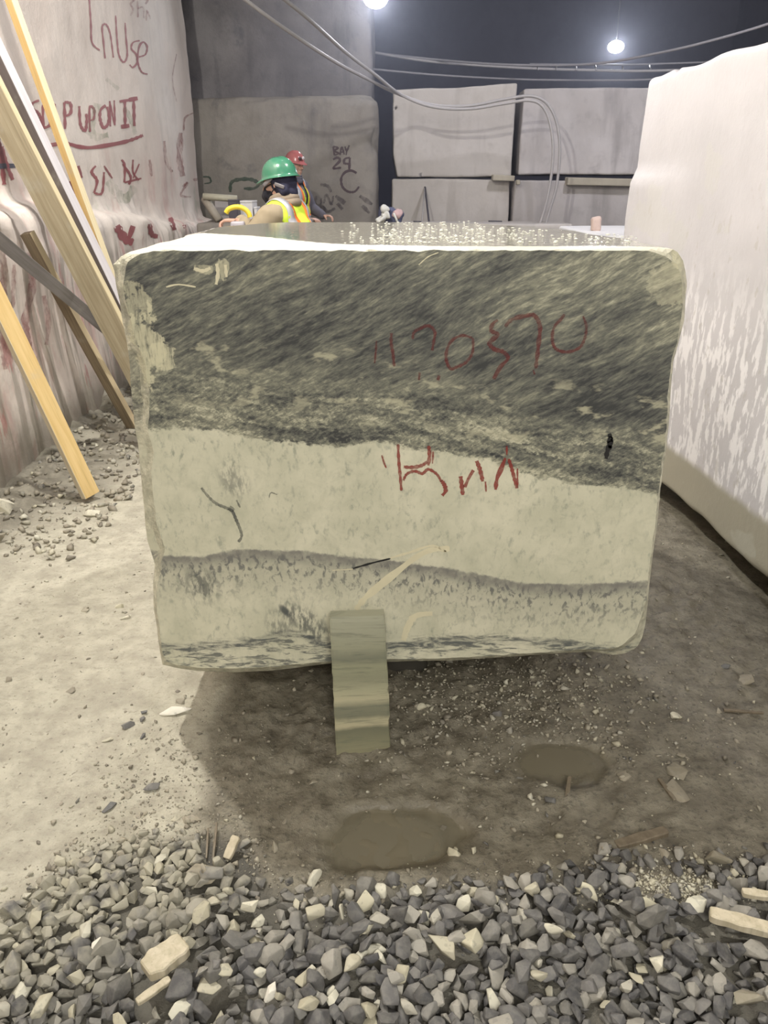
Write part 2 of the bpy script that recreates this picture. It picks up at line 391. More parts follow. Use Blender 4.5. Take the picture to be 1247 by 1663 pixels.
# ------------------------------------------------------------ left quarry wall: face, ledge, upper face
def build_left_wall():
    prof = [(-2.16, -.25), (-2.17, .1), (-2.19, .5), (-2.20, .9), (-2.19, 1.2), (-2.20, 1.36), (-2.225, 1.44), (-2.27, 1.475), (-2.33, 1.49), (-2.37, 1.51), (-2.395, 1.57), (-2.40, 1.7), (-2.40, 2.4), (-2.41, 3.2), (-2.43, 4.4), (-2.45, 6.0), (-2.46, 8.0)]
    # resample profile
    d = [0]
    for a, b in zip(prof, prof[1:]): d.append(d[-1] + math.hypot(b[0] - a[0], b[1] - a[1]))
    T = np.concatenate([np.arange(0, 4.3, .035), np.linspace(4.35, d[-1], 30)])
    px = np.interp(T, d, [p[0] for p in prof]); pz = np.interp(T, d, [p[1] for p in prof])
    ys = np.concatenate([np.linspace(-3, 2.9, 20), np.arange(3.0, 10.85, .04)])
    plan = [(0, y) for y in ys] + [(-.01, 10.88), (-.04, 10.92), (-.1, 10.96)] + [(-.1 - k * .25, 10.98) for k in range(1, 16)]
    V = []; 
    for i, (ox, y) in enumerate(plan):
        yy = y
        turn = 1.0 if ox == 0 else 0.0
        led = -.30 * float(sstep(4.8, 10.5, y)) * 1.0
        for j in range(len(T)):
            z = pz[j]; x = px[j]
            if z > .3: z = z + led * min(1, (z - .3) / 1.0) * math.exp(-max(0, z - 1.5) * 2.0)
            if z > 1.6: x -= .0
            n = .030 * float(noise.fractal(Vector((y * .6, z * .7, 3)), 1, 2, 3)) + .006 * float(noise.fractal(Vector((y * 2.6, z * 2.6, 8)), 1, 2, 3))
            lz = abs(z - (1.46 + led))
            if lz < .3:
                n += (.3 - lz) * (.20 * float(noise.fractal(Vector((y * 1.8, z * 2.5, 5)), 1, 2, 4)) + .10 * float(noise.noise(Vector((y * 7, z * 9, 1)))))
                z += (.3 - lz) * .16 * float(noise.noise(Vector((y * 1.9, 4, 1))))
            ey = 0
            if ox != 0 or y > 10.6: ey = .10 * float(noise.fractal(Vector((z * 1.3, 2, 2)), 1, 2, 4)) + (.35 if z < 1.3 else 0) * 0
            toe = .30 * max(0, 1 - max(0, z - (1.2 + led)) / .5) if (y > 9.6 and z > 1.1 + led) else 0
            V.append((x + ox + (n if ox == 0 else n * .4) + (toe * .0), yy + ey + (n * .7 if ox != 0 else 0), z))
    nT = len(T); Fc = []
    for i in range(len(plan) - 1):
        for j in range(nT - 1):
            a = i * nT + j; Fc.append((a, a + 1, a + nT + 1, a + nT))
    me = me_from('wall_left', V, Fc)
    m = M('painted_quarry_rock', .8); v = m.coord(); z = m.sep(v)[2]
    n1 = m.noise(v, .8, 5, .6, .4); n2 = m.noise(v, 5, 6, .65); dr = m.noise(m.mapping(v, (2.6, 2.6, .30)), 2.4, 5, .62)
    fine = m.noise(v, 34, 5, .7)
    col = m.mix(m.step(.35, .65, n1), (.66, .575, .515), (.74, .67, .61))
    col = m.mix(m.math('MULTIPLY', m.step(.46, .70, n2), .25), col, (.50, .45, .40))
    col = m.mix(m.math('MULTIPLY', m.step(.54, .70, dr), .25), col, (.42, .39, .36))
    pk = m.noise(m.mapping(v, (1.6, 1.6, .7)), 2.1, 4, .6)
    col = m.mix(m.math('MULTIPLY', m.step(.52, .66, pk), m.step(2.3, 1.1, z, 0, .42)), col, (.52, .25, .24))
    col = m.mix(m.math('MULTIPLY', m.step(.60, .70, m.noise(m.mapping(v, (1, 1, .8), loc=(4, 3, 1)), 2.3, 4, .6)), m.step(2.2, 1.4, z, 0, .35)), col, (.30, .36, .26))
    # dark vertical streaks and grime on the lower face
    lo = m.step(1.35, 1.05, z); st = m.noise(m.mapping(v, (3.0, 3.0, .22)), 3.3, 5, .6)
    col = m.mix(m.math('MULTIPLY', m.math('MULTIPLY', lo, m.step(.45, .6, st)), .6), col, (.26, .235, .195))
    col = m.mix(m.math('MULTIPLY', m.math('MULTIPLY', lo, m.step(.57, .65, m.noise(m.mapping(v, (3, 3, .8), loc=(9, 1, 0)), 2.6, 5, .65))), .55), col, (.42, .13, .13))
    col = m.mix(m.step(.30, .0, m.math('ADD', z, m.math('MULTIPLY', n2, -.2)), 0, .8), col, (.20, .18, .14))
    m.color(col); m.bump(m.math('ADD', n2, m.math('MULTIPLY', fine, .35)), .6, .014)
    o = link('wall_left', me, m.m); tag(o, kind='structure'); return o
wall_left = build_left_wall()

# ------------------------------------------------------------ far walls and roof
def slab_wall(name, x0, x1, y, z0, z1, depth, mat, seed, r=.12, amp=.05, n=(60, 12, 60)):
    me = block_mesh(name, (x1 - x0, depth, z1 - z0), n, r, amp, .8, seed, chip=.05)
    o = link(name, me, mat, loc=((x0 + x1) / 2, y + depth / 2, z0)); tag(o, kind='structure'); return o
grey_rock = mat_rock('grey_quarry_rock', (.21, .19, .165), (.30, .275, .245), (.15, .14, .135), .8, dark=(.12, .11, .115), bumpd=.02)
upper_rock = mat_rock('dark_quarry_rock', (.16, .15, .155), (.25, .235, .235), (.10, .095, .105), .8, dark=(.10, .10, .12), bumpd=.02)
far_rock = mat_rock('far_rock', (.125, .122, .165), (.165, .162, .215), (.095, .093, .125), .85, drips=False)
p_b = ony(612, 155, 11.5)
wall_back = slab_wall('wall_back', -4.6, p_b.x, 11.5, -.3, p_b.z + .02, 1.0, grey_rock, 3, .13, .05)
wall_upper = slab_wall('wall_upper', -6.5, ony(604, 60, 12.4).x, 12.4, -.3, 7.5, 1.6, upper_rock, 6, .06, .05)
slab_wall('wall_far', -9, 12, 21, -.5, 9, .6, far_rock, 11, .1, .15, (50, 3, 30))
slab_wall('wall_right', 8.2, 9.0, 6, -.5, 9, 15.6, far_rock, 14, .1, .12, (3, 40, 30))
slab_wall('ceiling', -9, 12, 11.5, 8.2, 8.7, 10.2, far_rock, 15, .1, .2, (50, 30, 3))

# ------------------------------------------------------------ the marble block in the middle
B_OR = Vector((.03, 2.70, .235))
FACE = 2.0
OUT = [(240,404),(400,404),(650,404),(900,403),(1060,402),(1098,405),(1109,422),(1113,440),(1116,462),(1113,485),(1110,520),(1102,555),(1092,590),(1088,640),(1086,690),(1082,725),(1077,760),(1072,800),(1067,850),(1060,900),(1056,935),(1052,975),(1048,1010),(1043,1035),(1034,1052),(1016,1061),(995,1064),(960,1058),(880,1063),(800,1069),(720,1073),(640,1075),(540,1077),(440,1089),(380,1092),(320,1089),(285,1084),(264,1079),(258,1050),(255,1020),(250,985),(249,950),(251,915),(240,880),(236,850),(231,800),(228,760),(224,720),(219,700),(216,660),(212,625),(210,590),(206,560),(199,520),(195,490),(189,465),(187,445),(184,429),(198,415),(215,407)]
INN = [(250,407),(400,407),(650,407),(900,407),(1050,407),(1078,416),(1100,430),(1104,445),(1108,465),(1108,490),(1105,520),(1099,555),(1089,590),(1085,640),(1083,690),(1079,725),(1074,760),(1069,800),(1064,850),(1057,900),(1053,935),(1049,975),(1042,1000),(1030,1030),(1012,1047),(1000,1052),(980,1055),(950,1054),(880,1059),(800,1065),(720,1069),(640,1071),(540,1073),(440,1083),(380,1086),(320,1084),(288,1080),(268,1074),(262,1050),(259,1020),(255,985),(256,950),(262,915),(268,890),(254,850),(249,800),(246,765),(250,735),(240,700),(244,660),(240,625),(236,590),(222,560),(212,520),(204,490),(200,465),(203,440),(205,425),(218,417),(232,411)]
def resample_polar(P, N, y, cxy=(650, 740)):
    P3 = [ony(a, b, y) for a, b in P]; c = ony(*cxy, y); c = Vector((c.x, c.z)); res = []
    Q = [Vector((p.x, p.z)) for p in P3]
    for k in range(N):
        a = 2 * math.pi * k / N + .003; d = Vector((math.cos(a), math.sin(a))); best = None
        for p, q in zip(Q, Q[1:] + Q[:1]):
            e = q - p; den = d.x * e.y - d.y * e.x
            if abs(den) < 1e-12: continue
            r = p - c; t = (r.x * e.y - r.y * e.x) / den; s = (r.x * d.y - r.y * d.x) / den
            if t > 0 and -1e-6 <= s <= 1 + 1e-6 and (best is None or t > best): best = t
        res.append(c + d * best)
    return res
def build_block():
    N = 420; A = resample_polar(INN, N, FACE); O = resample_polar(OUT, N, FACE + .03)
    ZT = 1.455; bm = bmesh.new(); rings = []
    ctr = Vector((ony(650, 740, FACE).x, ony(650, 740, FACE).z))
    def jit(p, y, amt, fr=22, s=0):
        r = (p - ctr); nn = r.normalized()
        return p + nn * amt * noise.fractal(Vector((p.x * fr, y * fr, p.y * fr + s)), 1, 2, 3)
    rings.append([bm.verts.new((q.x, FACE, q.y)) for q in [jit(p, 0, .0035, 26) for p in A]])
    # crumbly margin between the sawn face and the rough sides
    mid = []
    for a, o in zip(A, O):
        q = a.lerp(o, .45); q = jit(q, 1, .004, 30); dist = (o - a).length
        mid.append(bm.verts.new((q.x, FACE + .004 + .25 * dist + .004 * noise.noise(Vector((q.x * 20, 0, q.y * 20))), min(q.y, ZT))))
    rings.append(mid)
    yL = [2.0, 2.6, 3.2, 3.35, 3.47]; xL = [-.70, -.685, -.685, -.60, -.50]; yR = [2.0, 2.41, 2.96, 3.35, 3.47]; xR = [.755, .735, .65, .42, .18]
    x0 = min(p.x for p in O); x1 = max(p.x for p in O)
    for y in (2.03, 2.06, 2.10, 2.16, 2.25, 2.36, 2.5, 2.65, 2.8, 2.96, 3.1, 3.2, 3.3, 3.38, 3.44, 3.47):
        L = np.interp(y, yL, xL); R = np.interp(y, yR, xR); L0 = np.interp(2.03, yL, xL); R0 = np.interp(2.03, yR, xR); row = []
        f = float(sstep(2.03, 2.6, y))
        for o in O:
            q = jit(o, y, .010 * min(1, .25 + (y - 2.03) * 4), 7, 3)
            if q.x < .03: xx = .03 + (q.x - .03) * (.03 - L) / (.03 - L0)
            else: xx = .03 + (q.x - .03) * (R - .03) / (R0 - .03)
            z = q.y
            if z > ZT - .05 and -.60 < o.x < .70: z = ZT + (.0 if o.y > ZT - .03 else z - ZT)
            elif z > 1.30: z = z + (ZT - z) * .5 * f
            z = min(z, ZT)
            # flat bed below
            row.append(bm.verts.new((xx, y, z)))
        rings.append(row)
    for a, b in zip(rings, rings[1:]):
        for k in range(N): bm.faces.new((a[k], a[(k + 1) % N], b[(k + 1) % N], b[k]))
    bm.faces.new(rings[0]); bm.faces.new(rings[-1][::-1])
    me = bm_mesh('marble_block', bm, False)
    # ---------------- veined marble
    m = M('veined_marble', .42); v = m.vmath('ADD', m.coord(), tuple(B_OR)); s = m.sep(v); X, Y, Z = s[0], s[1], s[2]
    def bound(pts, wob=None):
        pp = [ony(a, b, FACE) for a, b in pts]
        c = m.curve(m.math('ADD', m.math('MULTIPLY', X, 1 / 1.8), .5), [(p.x / 1.8 + .5, p.z / 1.6) for p in pp])
        return m.math('MULTIPLY', c, 1.6)
    b1 = bound([(190,708),(225,704),(330,700),(420,712),(520,722),(620,720),(700,732),(760,742),(830,762),(900,778),(1000,790),(1068,805),(1120,815)])
    b2 = bound([(200,902),(240,900),(300,904),(400,895),(500,898),(560,903),(620,908),(700,920),(780,934),(860,947),(950,950),(1055,944),(1120,940)])
    b3 = bound([(200,1056),(258,1052),(330,1052),(400,1046),(470,1032),(540,1050),(640,1050),(750,1040),(850,1042),(950,1050),(1040,1062),(1100,1065)])
    b4 = bound([(200,600),(250,592),(400,596),(500,600),(600,622),(700,648),(800,662),(900,666),(1000,676),(1080,690),(1120,700)])
    w1 = m.noise(m.mapping(v, (1, 1, 1.6)), 3.2, 3, .55); w2 = m.noise(m.mapping(v, (1, .6, 1.3)), 20, 6, .75)
    wob = m.math('ADD', m.math('MULTIPLY', m.math('SUBTRACT', w1, .5), .05), m.math('MULTIPLY', m.math('SUBTRACT', w2, .5), .075))
    d1 = m.math('ADD', m.math('SUBTRACT', Z, b1), wob)
    d1b = m.math('SUBTRACT', d1, m.math('MULTIPLY', m.math('SUBTRACT', w1, .5), .12))
    d2 = m.math('ADD', m.math('SUBTRACT', Z, b2), m.math('MULTIPLY', wob, .45))
    d3 = m.math('ADD', m.math('SUBTRACT', Z, b3), m.math('MULTIPLY', wob, .55))
    d4 = m.math('ADD', m.math('SUBTRACT', Z, b4), m.math('MULTIPLY', wob, .8))
    # slanting streaks: steeper towards the top, nearly level near the lower contact
    tilt = m.step(.06, .34, d1, .12, .50)
    def streak(ang, fl, fa, det, dist=.5, seed=0.0):
        warp = m.math('MULTIPLY', m.math('SUBTRACT', m.noise(v, 2.2, 2), .5), .085)
        c, sn = math.cos(ang), math.sin(ang)
        a = m.math('ADD', m.math('MULTIPLY', X, c), m.math('MULTIPLY', Z, sn))
        b = m.math('ADD', m.math('ADD', m.math('MULTIPLY', X, -sn), m.math('MULTIPLY', Z, c)), warp)
        return m.noise(m.comb(m.math('MULTIPLY', a, fl), m.math('ADD', m.math('MULTIPLY', Y, fl), seed), m.math('MULTIPLY', b, fa)), 1, det, .66, dist)
    s_top = streak(.46, 13, 62, 5, .12); s_low = m.noise(m.comb(m.math('MULTIPLY', X, 5.5), m.math('MULTIPLY', Y, 5), m.math('MULTIPLY', d1, 44)), 1, 5, .62, .5); cr_ = m.noise(m.mapping(v, (1, 1, 1.5), rot=(0, -.35, 0)), 58, 4, .7, .6); s_big = streak(.34, 2.6, 11, 3, .25, 7); s_fine = streak(.52, 42, 190, 4, .1, 5)
    mixf = m.step(.09, .24, d1)
    lowst = m.math('ADD', .5, m.math('ADD', m.math('MULTIPLY', m.math('SUBTRACT', s_low, .5), 1.25), m.math('MULTIPLY', m.math('SUBTRACT', cr_, .5), .95)))
    st = m.math('ADD', m.math('MULTIPLY', s_top, mixf), m.math('MULTIPLY', lowst, m.math('SUBTRACT', 1, mixf)))
    # how dark the grey rock is, by height above the contact
    base = m.ramp(m.math('MULTIPLY', d1b, 1.6), [(0, .30), (.02, .46), (.05, .52), (.10, .40), (.17, .50), (.25, .44), (.32, .60), (.43, .72), (.60, .72), (.78, .62), (1.0, .52)])
    line4 = m.math('MULTIPLY', m.math('MULTIPLY', m.step(-.035, -.008, d4), m.step(.035, .008, d4)), m.step(-.15, .25, X, .0, .22))
    line5 = m.math('MULTIPLY', m.math('MULTIPLY', m.step(.01, .022, d1), m.step(.075, .04, d1)), .12)
    rl = m.math('MULTIPLY', m.step(.15, .65, X), m.step(1.05, 1.35, Z)); 
    dark = m.math('ADD', m.math('ADD', base, line4), line5)
    dark = m.math('SUBTRACT', dark, m.math('MULTIPLY', rl, .20))
    dark = m.math('ADD', dark, m.math('MULTIPLY', m.math('SUBTRACT', s_big, .5), 1.0))
    dark = m.math('ADD', dark, m.math('MULTIPLY', m.math('SUBTRACT', st, .5), 1.75))
    dark = m.math('ADD', dark, m.math('MULTIPLY', m.math('SUBTRACT', s_fine, .5), 1.05), clamp=True)
    greycol = m.ramp(dark, [(.0, (.54, .52, .39)), (.16, (.39, .38, .285)), (.38, (.235, .235, .18)), (.60, (.145, .147, .122)), (.80, (.09, .092, .083)), (1.0, (.045, .047, .047))])
    # cream rock with faint green-grey flecks
    c1 = m.noise(v, 5, 5, .6, .3); fl = m.noise(m.mapping(v, (1, 1, .55), rot=(0, .5, 0)), 52, 5, .68, .3); fl2 = m.noise(v, 9, 3, .6)
    cream = m.mix(m.step(.3, .7, c1), (.68, .655, .51), (.55, .54, .41))
    cream = m.mix(m.math('MULTIPLY', m.step(.42, .72, m.noise(v, 15, 5, .7, .5)), .45), cream, (.44, .44, .33))
    cream = m.mix(m.math('MULTIPLY', m.step(.49, .72, fl), m.step(.38, .62, fl2, .22, .75)), cream, (.25, .27, .215))
    # grey line that fades downwards, flecked zone below it
    fade = m.math('MULTIPLY', m.step(.004, -.004, d2), m.step(-.055, -.004, d2))
    soft = m.math('MULTIPLY', m.step(-.20, -.02, d2), m.step(.006, -.02, d2))
    fk = m.noise(m.mapping(v, (1, 1, .55), rot=(0, .35, 0)), 62, 4, .62, .5)
    zone = m.mix(m.math('MULTIPLY', soft, .45), cream, (.34, .33, .265))
    zone = m.mix(m.math('MULTIPLY', m.step(.50, .62, fk), m.math('MULTIPLY', soft, .85)), zone, (.115, .12, .12))
    zone = m.mix(m.math('MULTIPLY', fade, m.step(.25, .6, m.noise(v, 30, 4), .45, .9)), zone, (.185, .18, .165))
    # dark veins near the foot
    vn = m.noise(m.mapping(v, (8, 8, 40)), 1.6, 5, .7, .8)
    low = m.math('MULTIPLY', m.step(.035, .005, d3), m.step(.47, .60, vn))
    zone = m.mix(m.math('MULTIPLY', low, .85), zone, (.10, .11, .105))
    band3 = m.math('MULTIPLY', m.step(.022, .008, d3), m.step(-.020, -.004, d3))
    zone = m.mix(m.math('MULTIPLY', band3, m.step(.35, .6, vn, .1, .75)), zone, (.10, .11, .11))
    # slanting dark smudges left of the offcut
    def smudge(px, py, rx, rz, ang, amt, thr=(.42, .58), sc=60):
        nonlocal zone
        p = ony(px, py, FACE); c, sn = math.cos(ang), math.sin(ang)
        dx = m.math('SUBTRACT', X, p.x); dz = m.math('SUBTRACT', Z, p.z)
        a = m.math('DIVIDE', m.math('ADD', m.math('MULTIPLY', dx, c), m.math('MULTIPLY', dz, sn)), rx)
        b = m.math('DIVIDE', m.math('ADD', m.math('MULTIPLY', dx, -sn), m.math('MULTIPLY', dz, c)), rz)
        r = m.math('ADD', m.math('MULTIPLY', a, a), m.math('MULTIPLY', b, b))
        f = m.math('MULTIPLY', m.step(1.0, .1, r), m.step(thr[0], thr[1], m.noise(m.mapping(v, (1, 1, .35), rot=(0, -ang - math.pi / 2, 0)), sc, 4, .65)))
        zone = m.mix(m.math('MULTIPLY', f, amt), zone, (.065, .075, .078))
    smudge(463, 992, .032, .014, -.9, .85, (.2, .5)); smudge(500, 1012, .13, .05, -.75, .75); smudge(455, 1010, .06, .06, -.8, .5)
    smudge(328, 950, .08, .06, -1.2, .7); smudge(380, 780, .07, .05, -1.1, .5)
    inner = m.mix(m.step(-.004, .007, d1), zone, greycol)
    # soft white lumps strung along the middle of the dark rock
    lumps = m.math('MULTIPLY', m.step(.56, .66, m.noise(m.mapping(v, (1, 1, 2.2), loc=(.7, 0, .3)), 10, 4, .6)), m.math('MULTIPLY', m.step(-.20, -.02, d4), m.step(.12, .03, d4)))
    inner = m.mix(m.math('MULTIPLY', lumps, m.math('MULTIPLY', m.step(-.001, .02, d1), .75)), inner, (.48, .46, .33))
    # rough unsawn margin on the left and right, dusty and pale
    nrm = m.n.new('ShaderNodeNewGeometry').outputs['True Normal']; nn = m.sep(nrm)
    side = m.step(.96, .80, m.math('ABSOLUTE', nn[1])); top = m.step(.75, .95, nn[2])
    dust = m.mix(m.step(.35, .65, m.noise(v, 38, 5, .7)), (.72, .69, .54), (.42, .41, .31))
    inner = m.mix(m.math('MULTIPLY', side, m.step(.35, .55, m.noise(v, 13, 4, .6), .55, .95)), inner, dust)
    # dusty patches left on the sawn face
    def patch(px, py, rx, rz, amt=.8, sc=(70, 70, 12)):
        nonlocal inner
        p = ony(px, py, FACE)
        a = m.math('DIVIDE', m.math('SUBTRACT', X, p.x), rx); b = m.math('DIVIDE', m.math('SUBTRACT', Z, p.z), rz)
        r = m.math('ADD', m.math('ADD', m.math('MULTIPLY', a, a), m.math('MULTIPLY', b, b)), m.math('MULTIPLY', m.math('SUBTRACT', m.noise(v, 17, 5, .65), .5), 5.5))
        f = m.math('MULTIPLY', m.step(1.05, .75, r), m.step(.3, .55, m.noise(m.mapping(v, sc), 1, 4, .7)))
        inner = m.mix(m.math('MULTIPLY', f, amt), inner, (.60, .57, .40))
    patch(236, 558, .045, .10, .8); patch(222, 490, .035, .06, .55); patch(262, 578, .035, .035, .8); patch(330, 438, .03, .012, .5); patch(362, 440, .016, .03, .6)
    patch(1088, 455, .05, .07, .45, (9, 9, 9)); patch(1105, 420, .03, .02, .9, (20, 20, 20))
    # top: sawn surface, dry and dusty at the left front, wet behind
    f_pts = [(240,374),(296,376),(352,380),(420,384),(485,391),(557,397),(650,399),(930,400),(1100,401)]
    pw = [onz(a, b, 1.455) for a, b in f_pts]
    fy = m.math('MULTIPLY', m.curve(m.math('ADD', m.math('MULTIPLY', X, 1 / 1.8), .5), [(p.x / 1.8 + .5, p.y / 4) for p in pw]), 4)
    wet = m.math('MULTIPLY', top, m.step(-.02, .03, m.math('ADD', m.math('SUBTRACT', Y, fy), m.math('MULTIPLY', m.math('SUBTRACT', w2, .5), .10))))
    topcol = m.mix(wet, m.mix(m.noise(v, 12, 4), (.66, .63, .51), (.76, .735, .61)), m.mix(m.noise(m.mapping(v, (1, .4, 1)), 6, 5), (.27, .26, .21), (.44, .425, .35)))
    kerf = m.math('MULTIPLY', m.step(.006, .002, m.math('ABSOLUTE', m.math('SUBTRACT', Y, m.math('ADD', 2.105, m.math('MULTIPLY', m.math('SUBTRACT', w1, .5), .006))))), top)
    topcol = m.mix(m.math('MULTIPLY', kerf, .7), topcol, (.12, .11, .08))
    m.color(m.mix(top, inner, topcol))
    m.L(m.mix(wet, (.46, .46, .46), (.045, .045, .045)), m.b.inputs['Roughness'])
    drops = m.math('MULTIPLY', m.step(.32, .05, m.voronoi(v, 58)), m.math('MULTIPLY', wet, m.step(-.35, .0, X)))
    rgh = m.math('MULTIPLY', m.math('MULTIPLY', m.noise(v, 40, 6, .7), side), m.math('SUBTRACT', 1, top))
    h = m.math('ADD', m.math('ADD', m.math('MULTIPLY', drops, .55), m.math('MULTIPLY', m.noise(v, 26, 2), m.math('MULTIPLY', wet, m.step(-.35, .10, X, .015, .30)))), m.math('ADD', m.math('MULTIPLY', rgh, 1.3), m.math('MULTIPLY', m.noise(v, 90, 3), .03)))
    m.bump(h, 1.0, .008)
    o = link('marble_block', me, m.m); rebase(o, B_OR)
    tag(o, 'large sawn marble block, grey streaks above cream, wet top, red paint numbers', 'marble block')
    return o
block = build_block()
# ------------------------------------------------------------ supports hidden below the block, and the leaning offcut
wood_old = mat_plain('old_grey_wood', (.12, .10, .075), .8, var=.4, scale=14)
for y, nm, lb in ((2.62, 'bearer', 'dark squared timber bearer under the front half of the marble block'), (3.12, 'bearer', 'dark squared timber bearer under the rear half of the marble block')):
    bm = bmesh.new(); box_bm(bm, (0, 0, .130), (1.25, .17, .260), bevel=.01)
    o = link(nm, bm_mesh(nm, bm, False), wood_old, loc=(.04, y, -.03)); tag(o, lb, 'timber', 'timber bearers below the marble block')
o = link('support_stone', block_mesh('support_stone', (.15, .2, .26), (8, 10, 12), .015, .004, 6, 3), mat_plain('dark_wet_stone', (.07, .065, .055), .5), loc=(ony(660, 1100, 2.33).x, 2.42, -.025))
tag(o, 'dark wet stone wedge in the shade right behind the marble offcut', 'stone')

def offcut_mat():
    m = M('green_marble', .38); v = m.coord(); z = m.sep(v)[2]
    w = m.math('ADD', z, m.math('MULTIPLY', m.math('SUBTRACT', m.noise(m.mapping(v, (1, 1, 2)), 9, 4, .6), .5), .028))
    f = m.math('DIVIDE', w, .42)
    col = m.ramp(f, [(0, (.28, .265, .17)), (.10, (.23, .225, .145)), (.20, (.17, .17, .115)), (.235, (.46, .42, .28)), (.275, (.43, .40, .265)), (.31, (.20, .20, .14)), (.38, (.22, .22, .155)), (.44, (.46, .43, .29)), (.50, (.40, .385, .26)), (.60, (.27, .27, .185)), (.70, (.30, .30, .20)), (.76, (.20, .205, .15)), (.84, (.31, .31, .22)), (1, (.36, .36, .27))])
    st = m.noise(m.mapping(v, (5, 5, 60), rot=(0, .06, 0)), 1.3, 5, .7, .4)
    col = m.mix(m.math('MULTIPLY', m.step(.48, .68, st), .5), col, (.11, .125, .095))
    m.color(col); m.bump(m.noise(v, 50, 4), .12, .003); return m.m
def build_offcut():
    TL, TR, BR, BL = ony(535, 1003, 1.930), ony(624, 1000, 1.930), onz(636, 1219, -.002), onz(546, 1228, -.002)
    n = 26; bm = bmesh.new(); th = .042; F_, B_ = {}, {}
    nb = Vector((0, .985, -.06))
    for j in range(n + 1):
        for i in range(n + 1):
            a, b = i / n, j / n
            p = (TL * (1 - a) + TR * a) * b + (BL * (1 - a) + BR * a) * (1 - b)
            if i in (0, n): p.x += .0028 * noise.fractal(Vector((p.z * 45, i, 2)), 1, 2, 3) - (.004 if (i == n and b < .25) else 0)
            if j == 0: p.z += .006 * noise.noise(Vector((p.x * 40, 2, 2)))
            bev = .0022 if (i in (0, n) or j in (0, n)) else 0
            F_[i, j] = bm.verts.new(p + nb * bev); B_[i, j] = bm.verts.new(p + nb * th)
    for j in range(n):
        for i in range(n):
            bm.faces.new((F_[i, j], F_[i + 1, j], F_[i + 1, j + 1], F_[i, j + 1])); bm.faces.new((B_[i, j], B_[i, j + 1], B_[i + 1, j + 1], B_[i + 1, j]))
    for k in range(n):
        for (p, q) in (((k, 0), (k + 1, 0)), ((k, n), (k + 1, n)), ((0, k), (0, k + 1)), ((n, k), (n, k + 1))):
            bm.faces.new((F_[p], F_[q], B_[q], B_[p]))
    o = link('marble_offcut', bm_mesh('marble_offcut', bm, False), offcut_mat()); rebase(o, (BL + BR) / 2 + Vector((0, .02, 0)))
    tag(o, 'narrow green banded marble offcut propped upright against the big block', 'marble slab'); return o
build_offcut()

# ------------------------------------------------------------ big pale block on the right
def white_mat():
    m = M('white_marble', .55); v = m.coord(); s = m.sep(v)
    a = m.noise(v, 1.6, 5, .6); dr = m.noise(m.mapping(v, (2.5, 2.5, .7)), 9, 4, .65)
    col = m.mix(m.step(.35, .7, a), (.545, .53, .545), (.48, .468, .48))
    low = m.step(1.25, .75, m.math('ADD', s[2], m.math('MULTIPLY', a, .8)))
    col = m.mix(m.math('MULTIPLY', m.math('MULTIPLY', m.step(.49, .55, dr), m.step(1.45, 1.0, m.math('ADD', s[2], m.math('MULTIPLY', a, .5)))), .85), col, (.80, .785, .79))
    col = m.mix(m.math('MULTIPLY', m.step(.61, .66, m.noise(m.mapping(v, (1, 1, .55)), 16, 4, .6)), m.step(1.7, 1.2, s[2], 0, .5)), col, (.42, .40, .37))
    col = m.mix(m.step(.26, .21, m.math('ADD', s[2], m.math('MULTIPLY', m.noise(v, 9, 4), .03))), col, (.33, .31, .245))  # painted foot band: dirt together with the main block's shadow
    col = m.mix(m.math('MULTIPLY', m.step(.62, .66, m.noise(v, 3.4, 3)), .25), col, (.52, .52, .46))
    m.color(col); m.bump(m.math('ADD', m.noise(v, 18, 5, .7), m.math('MULTIPLY', dr, .4)), .3, .008); return m.m
def build_right_block():
    L = 4.4; yf = 4.66; W = 1.5; z0 = .15
    def warp(q):
        # far upright edge leans and bulges low down, the top rises unevenly
        t = (q.y + L / 2) / L; z = q.z
        if q.x < 0:
            far = float(sstep(.80, 1.0, t)) 
            q.x += .03 * noise.noise(Vector((q.y * 1.3, z * 1.1, 4)))
            q.x += -.035 * far * (1 if z < 1.55 else 0) * float(sstep(0, .1, 1.55 - z) if z < 1.55 else 0)
            q.x += .02 * far * float(sstep(1.2, 2.0, z))
        if z > 1.9: q.z += .012 * noise.noise(Vector((q.y * 4, q.x * 4, 7))) + .02 * math.floor(2.2 * noise.noise(Vector((q.y * 1.1, 1, 2))))
        return q
    me = block_mesh('marble_block', (W, L, 1.965), (16, 90, 50), .022, .008, 1.6, 21, warp, .02)
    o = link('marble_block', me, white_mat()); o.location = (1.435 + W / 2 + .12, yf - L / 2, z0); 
    o.rotation_euler = (0, 0, .085)
    tag(o, 'tall pale white marble block along the right edge, dirt and painted shadow at its foot', 'marble block'); return o
right_block = build_right_block()
for y, lb in ((4.2, 'timber bearer in the dark gap below the far end of the tall right block'), (1.6, 'timber bearer below the near end of the tall right block')):
    bm = bmesh.new(); box_bm(bm, (0, 0, .088), (1.1, .16, .176), bevel=.01)
    o = link('bearer', bm_mesh('bearer', bm, False), wood_old, loc=(2.32, y, -.03)); tag(o, lb, 'timber')

